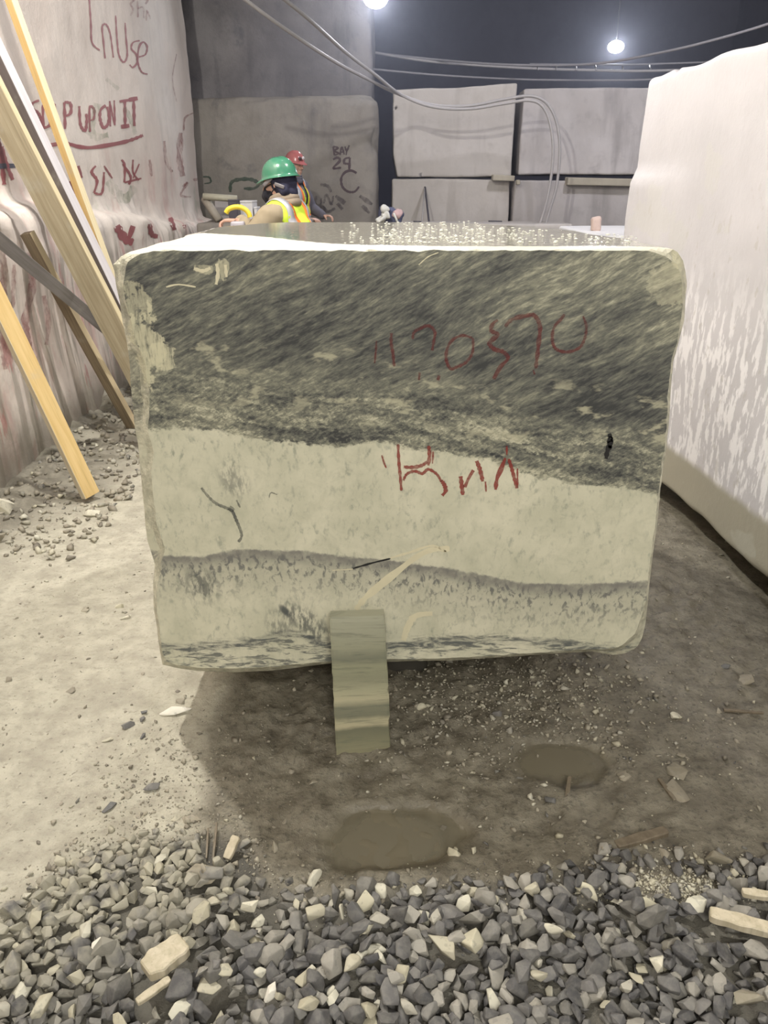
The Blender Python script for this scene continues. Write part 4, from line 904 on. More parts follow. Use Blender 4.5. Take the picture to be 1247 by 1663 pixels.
# ------------------------------------------------------------ gravel
rg = random.Random(7)
def stone_mesh(name, seed, flat=.72, npts=13, bev=.05):
    r = random.Random(seed); bm = bmesh.new()
    for k in range(npts):
        a = r.uniform(0, 2 * math.pi); z = r.uniform(-1, 1); s = math.sqrt(1 - z * z); rr = r.uniform(.82, 1.06)
        bm.verts.new((s * math.cos(a) * rr, s * math.sin(a) * rr * .82, z * rr * flat))
    bmesh.ops.convex_hull(bm, input=bm.verts)
    for v in [v for v in bm.verts if not v.link_faces]: bm.verts.remove(v)
    bmesh.ops.dissolve_limit(bm, angle_limit=.22, verts=bm.verts, edges=bm.edges)
    bmesh.ops.bevel(bm, geom=list(bm.edges), offset=bev * 3.2, segments=2, affect='EDGES', profile=.6, clamp_overlap=True)
    bmesh.ops.triangulate(bm, faces=bm.faces)
    me = bm_mesh(name, bm, True)
    try: me.shade_auto_smooth if False else None
    except Exception: pass
    c = np.array([v.co[:] for v in me.vertices]); ext = (c.max(0) - c.min(0)) / 2
    me.transform(Matrix.Translation(-Vector((c.max(0) + c.min(0)) / 2))); me.transform(Matrix.Scale(1 / ext[0], 4)); return me
def stone_mat(name, cols, dirt=(.36, .34, .27), dirtamt=.48, rough=.75):
    m = M(name, rough); v = m.coord(); gi = m.n.new('ShaderNodeNewGeometry'); oi = m.n.new('ShaderNodeObjectInfo')
    rnd = m.math('FRACT', m.math('ADD', gi.outputs['Random Per Island'], oi.outputs['Random']))
    n = len(cols); col = m.ramp(rnd, [(k / n, c) for k, c in enumerate(cols)], 'CONSTANT')
    nz = m.noise(gi.outputs['Position'], 45, 5, .65); col = m.mix(m.math('MULTIPLY', m.step(.35, .7, nz), .35), col, m.mix(.5, col, (.46, .44, .38)))
    col = m.mix(m.math('MULTIPLY', m.step(.58, .66, m.noise(gi.outputs['Position'], 70, 3)), .25), col, (.10, .10, .105))
    if dirtamt:
        p = m.sep(gi.outputs['Position'])
        muddy = m.math('MULTIPLY', m.step(-.15, -.85, m.math('ADD', p[0], m.math('MULTIPLY', m.math('SUBTRACT', p[1], 1.25), -1.6))), m.step(.3, .55, m.noise(gi.outputs['Position'], 17, 4)))
        col = m.mix(m.math('MULTIPLY', muddy, dirtamt * 2), col, dirt)
    m.color(col); m.bump(m.noise(gi.outputs['Position'], 160, 4, .7), .35, .002); return m.m
grey_st = stone_mat('grey_gravel', [(.085, .083, .083), (.125, .122, .12), (.18, .174, .162), (.06, .059, .062), (.145, .14, .135), (.25, .238, .21), (.095, .093, .095), (.135, .13, .118), (.07, .069, .072), (.31, .295, .26), (.11, .108, .108)])
cream_st = stone_mat('cream_gravel', [(.50, .47, .36), (.42, .39, .29), (.58, .56, .46), (.40, .38, .32)], dirtamt=.2)
mud_st = stone_mat('muddy_stone', [(.24, .215, .165), (.30, .27, .21), (.19, .17, .135), (.34, .31, .24)], dirtamt=0)
PR = [stone_mesh('grey_stone', 100 + k, [.7, .8, .62, .9][k % 4], [11, 14, 12, 16][k % 4]) for k in range(14)]
PC = [stone_mesh('cream_stone', 300 + k, [.7, .6, .8][k % 3], 12) for k in range(6)]; PM = [stone_mesh('muddy_stone', 400 + k, .5, 12) for k in range(5)]
for me in PR: me.materials.append(grey_st)
for me in PC: me.materials.append(cream_st)
for me in PM: me.materials.append(mud_st)
def project(p):
    d = p - CAM; zc = d.y * CP - d.z * SP; yc = d.y * SP + d.z * CP
    return (CX + F * d.x / zc, CY - F * yc / zc, zc)
cells = {}; CS = .05
def near(x, y, R):
    k = int(R / CS) + 1; cx, cy = int(math.floor(x / CS)), int(math.floor(y / CS))
    for i in range(cx - k, cx + k + 1):
        for j in range(cy - k, cy + k + 1):
            for s in cells.get((i, j), ()): yield s
def rest(x, y, r):
    """height at which a stone of radius r comes to rest, treating stones as flattened balls"""
    z = float(gh(x, y)) + r * .45
    for (sx, sy, sz, sr) in near(x, y, r + .04):
        R = (r + sr) * .80; d2 = (x - sx) ** 2 + (y - sy) ** 2
        if d2 < R * R: z = max(z, sz + math.sqrt(R * R - d2) * .66)
    return z
def put(x, y, z, r): cells.setdefault((int(math.floor(x / CS)), int(math.floor(y / CS))), []).append((x, y, z, r))
keep = []
stones = []   # (x, y, z, r, kind)
def add_stone(x, y, r, kind, tries=10, sp=.03, sink=0.0):
    if kind != 'm' and any((x - a) ** 2 + (y - b) ** 2 < (c + r * .55) ** 2 for a, b, c in keep): return None
    best = None
    for k in range(tries):
        xx = x + rg.uniform(-sp, sp); yy = y + rg.uniform(-sp, sp)
        z = rest(xx, yy, r)
        if best is None or z < best[2]: best = (xx, yy, z)
    if kind != 'm' and any((best[0] - a) ** 2 + (best[1] - b) ** 2 < (c + r * .55) ** 2 for a, b, c in keep): return None
    x, y, z = best; z -= sink * r; put(x, y, z, r); stones.append((x, y, z, r, kind)); return best
# distinct larger stones and wood placed first are kept out of the random fill by registering them
special = []
def reserve(px, py, r, h=.5):
    p = onz(px, py, .03); put(p.x, p.y, float(gh(p.x, p.y)) + r * h, r); return p
def rbed(px, py, r, z=.02):
    p = onz(px, py, z); return p
named = []
def special_stone(px, py, wpx, lb, mat, flat=.6, asp=1.0, rot=0.0, seed=1, up=.02, cat='stone', name='stone', sink=.45, npts=11, reg=True, tilt=(0, 0)):
    p = onz(px, py, up); zc = project(p)[2]; r = wpx / 2 * zc / F
    me = stone_mesh(name, 700 + seed, 1.0, npts); me.materials.clear(); me.materials.append(mat)
    o = bpy.data.objects.new(name, me); COL.objects.link(o)
    zz = float(gh(p.x, p.y)) + r * flat * (1 - sink) if up <= .02 else p.z
    o.location = (p.x, p.y, zz); o.scale = (r, r * asp, r * flat); o.rotation_euler = (tilt[0], tilt[1], rot)
    tag(o, lb, cat); named.append(o)
    if reg: put(p.x, p.y, zz, r * .85); keep.append((p.x, p.y, r * min(asp, 1) * .75))
    return o
creamy = stone_mat('cream_rock', [(.52, .49, .37), (.60, .57, .46), (.46, .43, .33)], dirtamt=0)
whit = stone_mat('white_shard', [(.78, .75, .66), (.70, .67, .56)], dirtamt=0); darkst = stone_mat('dark_rock', [(.12, .12, .12), (.15, .145, .14)], dirtamt=0)
brn = stone_mat('tan_flagstone', [(.24, .215, .16), (.28, .25, .19)], dirtamt=0)
SPC = [
 (285,1157,52,'white pointed marble shard at the left edge of the shadow',whit,.35,.42,.15,1,.01,'marble shard'),
 (203,1000,20,'thin white chip on the dry mud left of the block',whit,.3,.5,.6,2,.01,'marble shard'),
 (193,982,14,'small rounded pale pebble just above the thin white chip',creamy,.6,.7,.2,3,.01,'stone'),
 (246,1278,28,'dark flat stone alone on the dry mud by the shadow edge',darkst,.4,.75,.5,4,.01,'stone'),
 (178,1311,26,'dark stone sunk in the mud left of the lone dark flat stone',darkst,.4,.8,1.1,5,.01,'stone'),
 (208,1177,22,'dark bluish stone in the small cluster left of the white shard',darkst,.6,.8,.3,6,.01,'stone'),
 (234,1157,11,'tiny dark pebble, upper of the two beside the white shard',darkst,.7,.9,.3,7,.01,'stone'),
 (231,1166,10,'tiny dark pebble, lower of the two beside the white shard',darkst,.7,.9,.8,8,.01,'stone'),
 (231,1194,12,'tiny dark pebble right of the bluish stone',darkst,.7,.9,.8,9,.01,'stone'),
 (174,1200,18,'small cream chip left of the dark pebbles on the mud',creamy,.4,.5,.6,10,.01,'stone'),
 (312,1333,30,'flat tan stone lying above the first gravel at the left',brn,.35,.6,.2,11,.01,'stone'),
 (288,1330,20,'pale slanting chip left of the flat tan stone',creamy,.4,.4,.9,12,.01,'stone'),
 (148,836,28,'pale stone on the floor just below the foot of the yellow board',creamy,.5,.7,.2,13,.01,'stone'),
 (6,824,34,'cream rock at the left edge of the picture on the rubble bank',creamy,.9,.8,.5,14,.08,'stone'),
 (0,872,20,'smaller rock below the cream rock at the left edge',brn,.9,.8,.5,15,.04,'stone'),
 (1015,1256,24,'pale flagstone on the wet mud, left of the cracked pair',brn,.25,1.1,.2,16,.01,'stone'),
 (1100,1252,36,'upper flagstone of the cracked pair on the right mud',brn,.22,.9,.5,17,.01,'stone'),
 (1098,1283,36,'lower flagstone of the cracked pair on the right mud',brn,.18,1.2,.1,18,.01,'stone'),
 (1106,1224,15,'small square stone above the cracked pair of flagstones',brn,.4,.9,.1,19,.01,'stone'),
 (1210,1103,34,'flat brown stone on the wet mud near the right edge',brn,.3,.8,.4,20,.01,'stone'),
 (1098,1162,22,'small pale stone on the wet mud right of the block corner',creamy,.4,.6,.2,21,.01,'stone'),
 (1180,1083,16,'dark lump on the mud near the foot of the right block',darkst,.5,.8,.2,22,.01,'stone'),
 (684,1146,18,'white pebble in the shade right of the offcut',creamy,.6,.8,.4,23,.01,'stone'),
 (808,1161,17,'dark hole-like stone in the rubble under the block',darkst,.6,1.,.4,24,.01,'stone'),
 (893,1296,20,'dark stone lying in the smaller puddle',darkst,.45,.7,-.4,25,.01,'stone'),
 (736,1383,24,'cream stone at the lower right rim of the large puddle',creamy,.5,.7,-.4,26,.01,'stone'),
 (769,1381,13,'small upright cream stone right of the one at the puddle rim',creamy,.7,.7,1.3,27,.01,'stone'),
 (1167,1392,42,'long smooth tan cobble at the gravel edge on the right',brn,.5,.5,-.25,28,.03,'stone'),
 (864,1445,27,'round cream stone in the first gravel row right of centre',creamy,.9,.95,.3,29,.045,'stone'),
 (954,1446,40,'slanting cream stone right of the round one',creamy,.6,.45,-.55,30,.045,'stone'),
 (1052,1473,48,'large cream stone under the bright patch of crushed stone',creamy,.7,.6,.1,31,.045,'stone'),
 (1070,1563,28,'upright cream stone in the gravel at the lower right',creamy,.8,1.5,.2,32,.05,'stone'),
 (717,1538,54,'long olive cream stone in the middle of the gravel',creamy,.5,.5,-.45,33,.05,'stone'),
 (767,1531,36,'cream stone right beside the long olive one',creamy,.8,1.0,.5,34,.055,'stone'),
 (588,1466,34,'big pale cream stone at the front of the large puddle',creamy,.9,1.0,.5,35,.05,'stone'),
 (555,1478,24,'cream stone left of the big pale one before the puddle',creamy,.8,.9,1.5,36,.045,'stone'),
 (512,1482,32,'folded cream stone in the second gravel row left of centre',creamy,.7,.8,.5,37,.045,'stone'),
 (570,1563,34,'flat cream stone in the gravel below centre left',creamy,.5,1.0,.5,38,.05,'stone'),
 (343,1467,32,'smooth tan stone in the gravel, upper left part',creamy,.7,.8,.1,39,.04,'stone'),
 (405,1474,30,'white cream stone right of the smooth tan stone',creamy,.6,.7,.1,40,.045,'stone'),
 (160,1532,22,'white wedge stone in the gravel at the left',whit,.8,1.3,.1,41,.045,'stone'),
 (122,1587,32,'pale rounded stone in the gravel at the lower left',creamy,.8,.8,.1,42,.05,'stone'),
 (330,1417,60,'broad flat muddy stone at the head of the gravel on the left',brn,.45,.65,.0,43,.035,'stone'),
 (1215,1620,50,'tan crumbly rock in the gravel at the lower right corner',brn,.6,.8,.2,44,.05,'stone'),
 (440,1613,30,'whitish oval stone in the gravel below the wood chunk',whit,.7,.6,1.2,45,.055,'stone'),
 (875,1580,30,'grey cream stone near the bottom right of centre',creamy,.7,.9,.3,46,.05,'stone'),
 (340,1603,40,'pale grey oval stone right of the wood chip',creamy,.6,.8,-.2,47,.055,'stone'),
 (898,1510,34,'narrow cream stone below the slanting one',creamy,.6,.5,-.3,48,.05,'stone'),
]
for a in SPC: special_stone(*a)
# wood chunks
wchip = wood_mat('weathered_wood', (.42, .37, .26), (.56, .50, .38), knot=False); wdark = wood_mat('wet_wood', (.13, .105, .07), (.19, .155, .11), knot=False)
def wood_piece(pts, w, t, mat, lb, z0=.03, name='wood_chip', cat='wood chip', z1=None):
    a = onz(*pts[0], z0); b = onz(*pts[1], z1 if z1 is not None else z0); ax = (b - a); L = ax.length; ax.normalize()
    n = Vector((0, 0, 1)); n = (n - ax * n.dot(ax)).normalized(); sx = n.cross(ax); bm = bmesh.new(); rows = []
    for k in range(13):
        f = k / 12; ww = w * (1 + .22 * noise.noise(Vector((f * 5, w * 50, 3)))) * (1 - .25 * abs(2 * f - 1) ** 4)
        rows.append([bm.verts.new(a + ax * (L * f) + sx * (ww / 2 * s) + n * (t / 2 * u * (1 + .2 * noise.noise(Vector((f * 4, s, u)))))) for s, u in ((-1, -1), (1, -1), (1, 1), (-1, 1))])
    for p, r in zip(rows, rows[1:]):
        for k in range(4): bm.faces.new((p[k], p[(k + 1) % 4], r[(k + 1) % 4], r[k]))
    bm.faces.new(rows[0][::-1]); bm.faces.new(rows[-1]); bmesh.ops.bevel(bm, geom=list(bm.edges), offset=t * .12, segments=1, affect='EDGES')
    o = link(name, bm_mesh(name, bm, False), mat); rebase(o, (a + b) / 2); tag(o, lb, cat)
    for k in range(7): 
        c = a.lerp(b, k / 6); put(c.x, c.y, c.z - t / 2 - .004, w * .45); keep.append((c.x, c.y, w * .5))
    return o
wood_piece([(1152,1484),(1262,1514)], .036, .022, wchip, 'flat grey wood slab lying in the gravel at the right edge', .060)
wood_piece([(1205,1449),(1262,1457)], .022, .015, wchip, 'thinner wood slat behind the flat slab at the right edge', .048)
wood_piece([(1000,1374),(1082,1350)], .030, .02, wdark, 'wet brown stick in the mud before the gravel on the right', .012, 'stick', 'stick')
wood_piece([(236,1578),(300,1532)], .062, .026, wchip, 'chunky split piece of pale wood on the gravel at the left', .066)
wood_piece([(222,1628),(276,1590)], .018, .010, wchip, 'narrow pale splinter below the chunky wood piece', .060)
wood_piece([(368,1395),(384,1358)], .024, .012, wchip, 'upright flake of wood at the edge of the left gravel', .02, z1=.05)
wood_piece([(346,1395),(352,1336)], .006, .006, wdark, 'thin dark twig standing at the left gravel edge', .01, 'twig', 'twig', .04)
wood_piece([(335,1394),(338,1345)], .005, .005, wdark, 'second thin twig, left of the standing dark one', .01, 'twig', 'twig', .03)
wood_piece([(920,1296),(925,1262)], .012, .01, wdark, 'short wet twig poking out of the smaller puddle', .004, 'twig', 'twig', .014)
wood_piece([(1070,1265),(1096,1300)], .012, .008, wdark, 'wet root lying left of the cracked flagstones', .008, 'root', 'root')
wood_piece([(1175,1153),(1240,1158)], .010, .008, wdark, 'thin muddy lath on the wet mud at the right', .006, 'lath', 'lath')

def dens(x, y):
    """share of gravel cover: full in front, thinning over the muddy left part"""
    lim = glimit(x); d = lim - y
    if d < -.02: return 0
    left = float(sstep(-.35, -1.0, x + .0)) ; base = min(1, max(0, (d + .02) / .035))
    if x < -.25:
        thin = float(sstep(.0, .30, d - .02)); patchy = float(vnoise(x * 6 + 3, y * 6, 31)) > (.60 - .55 * thin)
        base = base * (1.0 if patchy else .10) if thin < .95 else 1.0
    # bright crushed patch on the right
    c = onz(1085, 1440)
    if math.hypot((x - c.x) / .13, (y - c.y) / .05) < 1: return .12
    return base
X0, X1, Y0, Y1 = -1.12, 1.08, .93, 1.80
r0 = .0185
y = Y0
cand = []
while y < Y1:
    x = X0 + rg.uniform(0, .02)
    while x < X1: cand.append((x + rg.uniform(-.011, .011), y + rg.uniform(-.011, .011))); x += .034
    y += .031
rg.shuffle(cand)
for layer in (0, 1, 2):
    for (x, y) in cand:
        if layer and rg.random() > (.62 if layer == 1 else .22): continue
        d = dens(x, y)
        if rg.random() > d: continue
        if layer == 2 and glimit(x) - y < .06: continue
        r = min(.030, max(.0095, rg.lognormvariate(math.log(.0157), .25)))
        if x < -.45: r *= .95
        kc = rg.random(); kind = 'c' if kc < (.15 if x < .1 else .055) else 'g'
        if glimit(x) - y < .04: r *= .8
        add_stone(x + (rg.uniform(-.02, .02) if layer else 0), y + (rg.uniform(-.02, .02) if layer else 0), r, kind, 9 if layer else 3, .018 if layer else .006)
# scattered single stones over the mud
for k in range(190):
    x = rg.uniform(-1.5, 1.35); y = rg.uniform(1.35, 2.9)
    if -.7 < x < .8 and y > 1.95 and rg.random() < .3: continue
    r = rg.uniform(.004, .009) if rg.random() < .8 else rg.uniform(.009, .016)
    add_stone(x, y, r, 'm', 1, .0, .35)
def place_matrix(s):
    x, y, z, r, kd = s; rr = random.Random(int(x * 9973 + y * 71993))
    return Matrix.Translation((x, y, z)) @ Matrix.Rotation(rr.uniform(0, 6.28), 4, 'Z') @ Matrix.Rotation(rr.gauss(0, .45), 4, 'X') @ Matrix.Rotation(rr.gauss(0, .35), 4, 'Y') @ Matrix.Diagonal((r * rr.uniform(1.05, 1.35), r * rr.uniform(.9, 1.15), r * rr.uniform(.8, 1.05), 1)), rr
def visible(s):
    px, py, zc = project(Vector(s[:3])); m = s[3] * F / zc
    return -m * .3 < px < 1247 + m * .3 and py < 1663 + m * .2 and py > 0
covered = lambda s: any(abs(t[0] - s[0]) < 1e-9 and 0 for t in ())
def hidden(s):
    x, y, z, r, k = s; c = 0
    for (sx, sy, sz, sr) in near(x, y, .05):
        if sz > z + .008 and math.hypot(sx - x, sy - (y - .006)) < .75 * max(sr, r * .8): c += 1
    return c
grav = [s for s in stones if s[4] in 'gc']; loose = [s for s in stones if s[4] == 'm']
vis = [s for s in grav if visible(s) and hidden(s) == 0]
vis.sort(key=lambda s: -s[3] / project(Vector(s[:3]))[2])
gcount = {'g': 232, 'c': 62}; chosen = []
for kd in 'gc': chosen += [s for s in vis if s[4] == kd][:gcount[kd]]
cset = set(id(s) for s in chosen)
src = {}
for s in chosen:
    mt, rr = place_matrix(s); pool = PR if s[4] == 'g' else PC; me = pool[rr.randrange(len(pool))]
    nm = 'grey_gravel_stone' if s[4] == 'g' else 'cream_gravel_stone'
    if nm not in src: o = bpy.data.objects.new(nm, me); src[nm] = o
    else: o = src[nm].copy(); o.data = me
    COL.objects.link(o); o.matrix_world = mt
    if s[4] == 'g': tag(o, 'grey angular stone lying on top of the gravel in the foreground', 'gravel stone', 'larger grey stones of the gravel')
    else: tag(o, 'small cream stone scattered among the grey gravel', 'gravel stone', 'small cream stones in the gravel')
def merge(name, lst, pools, mats, lb, cat):
    V, Fc, MI = [], [], []; off = 0
    for s in lst:
        mt, rr = place_matrix(s); pool = pools[s[4]]; me = pool[rr.randrange(len(pool))]
        co = np.empty(len(me.vertices) * 3); me.vertices.foreach_get('co', co); co = co.reshape(-1, 3)
        A = np.array(mt); V.append(co @ A[:3, :3].T + A[:3, 3]); 
        fa = np.array([p.vertices[:] for p in me.polygons]); Fc.append(fa + off); MI += [mats[s[4]]] * len(fa); off += len(co)
    V = np.concatenate(V); Fc = np.concatenate(Fc); me = bpy.data.meshes.new(name)
    me.vertices.add(len(V)); me.vertices.foreach_set('co', V.ravel()); me.loops.add(Fc.size); me.loops.foreach_set('vertex_index', Fc.ravel().astype(np.int32))
    me.polygons.add(len(Fc)); me.polygons.foreach_set('loop_start', np.arange(0, Fc.size, 3, dtype=np.int32)); me.update(calc_edges=True)
    me.polygons.foreach_set('use_smooth', [True] * len(Fc)); me.polygons.foreach_set('material_index', MI)
    o = link(name, me); [me.materials.append(x) for x in lb[1]]; tag(o, lb[0], cat, kind='stuff'); return o
merge('gravel', [s for s in grav if id(s) not in cset], {'g': PR, 'c': PC}, {'g': 0, 'c': 1}, ('bed of smaller and buried grey gravel below the larger stones', [grey_st, cream_st]), 'gravel')
# crumbs of crushed stone: on the mud, under the block and between the gravel
crumbs = []
for k in range(9500):
    t = rg.random()
    if t < .30: x = rg.gauss(.45, .28); y = rg.gauss(2.15, .22)
    elif t < .42: c = onz(1085, 1440); x = rg.gauss(c.x, .10); y = rg.gauss(c.y, .035)
    elif t < .60: x = rg.uniform(-1.1, 1.1); y = float(glimit(x)) + rg.gauss(-.02, .05)
    elif t < .72: x = rg.uniform(-2.10, -1.4) ; y = rg.uniform(3.2, 7.2)
    elif t < .80: x = rg.gauss(-.62, .14); y = rg.gauss(1.72, .16)
    else: x = rg.uniform(-1.9, 1.8); y = rg.uniform(1.3, 3.8)
    if y < .9: continue
    pw = float(pud(x, y)); 
    if rg.random() < pw * .93: continue
    r = min(.013, rg.lognormvariate(math.log(.0028), .58)); 
    if t < .30: r *= 1.35
    elif .60 <= t < .72: r = rg.uniform(.006, .028)
    kd = 'c' if rg.random() < (.9 if .30 <= t < .42 else .30 if t < .30 else .12) else 'm' if rg.random() < .8 else 'g'
    crumbs.append((x, y, float(gh(x, y)) + r * .3, r, kd))
tiny = {}
for kd, mt in (('c', cream_st), ('m', mud_st), ('g', grey_st)):
    L = []
    for k in range(4):
        bm = bmesh.new(); r_ = random.Random(k * 7 + ord(kd))
        for j in range(9):
            a = r_.uniform(0, 6.28); z = r_.uniform(-1, 1); s_ = math.sqrt(1 - z * z); bm.verts.new((s_ * math.cos(a), s_ * math.sin(a) * .8, z * .7))
        bmesh.ops.convex_hull(bm, input=bm.verts)
        for v in [v for v in bm.verts if not v.link_faces]: bm.verts.remove(v)
        bmesh.ops.triangulate(bm, faces=bm.faces); L.append(bm_mesh('crumb', bm, False))
    tiny[kd] = L
merge('crushed_stone', crumbs, tiny, {'c': 0, 'm': 1, 'g': 2}, ('scatter of small crushed stone crumbs over mud and rubble', [cream_st, mud_st, grey_st]), 'crushed stone')
for L in tiny.values():
    for me in L: bpy.data.meshes.remove(me)
loose.sort(key=lambda s: -s[3]); mo = None
for s in loose:
    mt, rr = place_matrix(s); me = PM[rr.randrange(len(PM))]
    if mo is None: mo = bpy.data.objects.new('muddy_pebble', me); o = mo
    else: o = mo.copy(); o.data = me
    COL.objects.link(o); o.matrix_world = mt; tag(o, 'muddy pebble half sunk in the mud around the marble block', 'pebble', 'muddy pebbles around the block')
# ------------------------------------------------------------ people
def cap_bm(bm, a, b, ra, rb, n=14):
    a, b = Vector(a), Vector(b); d = (b - a); L = d.length; t = d.normalized() if L > 1e-6 else Vector((0, 0, 1))
    pts = [a - t * ra * c for c in (1, .85, .5, .2)] ; rs = [.02 * ra, ra * .53, ra * .87, ra * .98]
    k = 4; pts += [a.lerp(b, i / k) for i in range(k + 1)]; rs += [ra + (rb - ra) * i / k for i in range(k + 1)]
    pts += [b + t * rb * c for c in (.2, .5, .85, 1)]; rs += [rb * .98, rb * .87, rb * .53, .02 * rb]
    tube_bm(bm, pts, rs, n)
def ell_bm(bm, c, r, rot=None, seg=20):
    m = Matrix.Translation(Vector(c)) @ (rot.to_4x4() if rot is not None else Matrix.Identity(4)) @ Matrix.Diagonal((*r, 1))
    bmesh.ops.create_uvsphere(bm, u_segments=seg, v_segments=seg * 2 // 3, radius=1, matrix=m)
def fuse(name, build, mat, parent, voxel=.012, smooth=3, disp=None):
    """builds overlapping volumes and melts them into one continuous surface"""
    bm = bmesh.new(); build(bm); me = bpy.data.meshes.new(name + '_raw'); bm.to_mesh(me); bm.free()
    o = bpy.data.objects.new(name, me); COL.objects.link(o)
    r = o.modifiers.new('r', 'REMESH'); r.mode = 'VOXEL'; r.voxel_size = voxel
    if smooth: s = o.modifiers.new('s', 'SMOOTH'); s.iterations = smooth; s.factor = .5
    dg = bpy.context.evaluated_depsgraph_get(); nm = bpy.data.meshes.new_from_object(o.evaluated_get(dg)); nm.name = name
    o.modifiers.clear(); o.data = nm; bpy.data.meshes.remove(me); nm.materials.clear(); nm.materials.append(mat)
    nm.polygons.foreach_set('use_smooth', [True] * len(nm.polygons))
    if disp:
        for v in nm.vertices: v.co += v.normal * disp(v.co)
    o.parent = parent; return o
def hand(bm, wrist, f, nrm, side, curl=(.5, .9, .7), s=1.0):
    """palm, four fingers and a thumb; f: pointing direction, nrm: palm normal (fingers curl to it), side: thumb side"""
    f, nrm, side = Vector(f).normalized(), Vector(nrm).normalized(), Vector(side).normalized(); w = Vector(wrist)
    for k in range(4): cap_bm(bm, w + side * (.012 - .008 * k) * s, w + f * .085 * s + side * (.030 - .020 * k) * s, .015 * s, .0125 * s, 8)
    lens = [(.040, .026, .020), (.045, .029, .021), (.042, .027, .020), (.033, .021, .017)]
    for k in range(4):
        p = w + f * .088 * s + side * (.031 - .0205 * k) * s; a = 0
        for j in range(3):
            a += curl[j]; d = f * math.cos(a) + nrm * math.sin(a); e = p + d * lens[k][j] * s
            cap_bm(bm, p, e, (.0098 - .0008 * j) * s, (.0092 - .0008 * j) * s, 8); p = e
    p = w + f * .022 * s + side * .026 * s; d = (side * .7 + f * .6 + nrm * .45).normalized(); e = p + d * .042 * s; cap_bm(bm, p, e, .0145 * s, .0115 * s, 8)
    d2 = (f * .7 + nrm * .75 + side * .05).normalized(); cap_bm(bm, e, e + d2 * .036 * s, .0112 * s, .009 * s, 8)
def head(bm, c, R):
    """face looks along local +x"""
    c = Vector(c); T = lambda x, y, z: c + R @ Vector((x, y, z))
    ell_bm(bm, T(-.010, 0, .035), (.098, .077, .092), R); ell_bm(bm, T(.018, 0, -.035), (.070, .060, .082), R); ell_bm(bm, T(.045, 0, -.082), (.034, .032, .026), R)
    cap_bm(bm, T(.086, 0, .022), T(.112, 0, -.020), .008, .013, 8); ell_bm(bm, T(.104, .011, -.024), (.009, .008, .008), R, 8); ell_bm(bm, T(.104, -.011, -.024), (.009, .008, .008), R, 8)
    cap_bm(bm, T(.082, -.016, -.052), T(.082, .016, -.052), .008, .008, 8); cap_bm(bm, T(.080, -.014, -.061), T(.080, .014, -.061), .008, .008, 8)
    cap_bm(bm, T(.082, -.036, .034), T(.082, .036, .034), .010, .010, 8)
    for s in (-1, 1):
        ell_bm(bm, T(.074, s * .030, .012), (.013, .015, .011), R, 10); ell_bm(bm, T(.055, s * .045, -.020), (.024, .020, .022), R, 10)
        ell_bm(bm, T(-.008, s * .078, -.002), (.017, .008, .030), R @ Matrix.Rotation(s * .25, 3, 'Z'), 10)
    cap_bm(bm, T(-.015, 0, -.05), c + Vector((-.03, 0, -.17)), .056, .062)
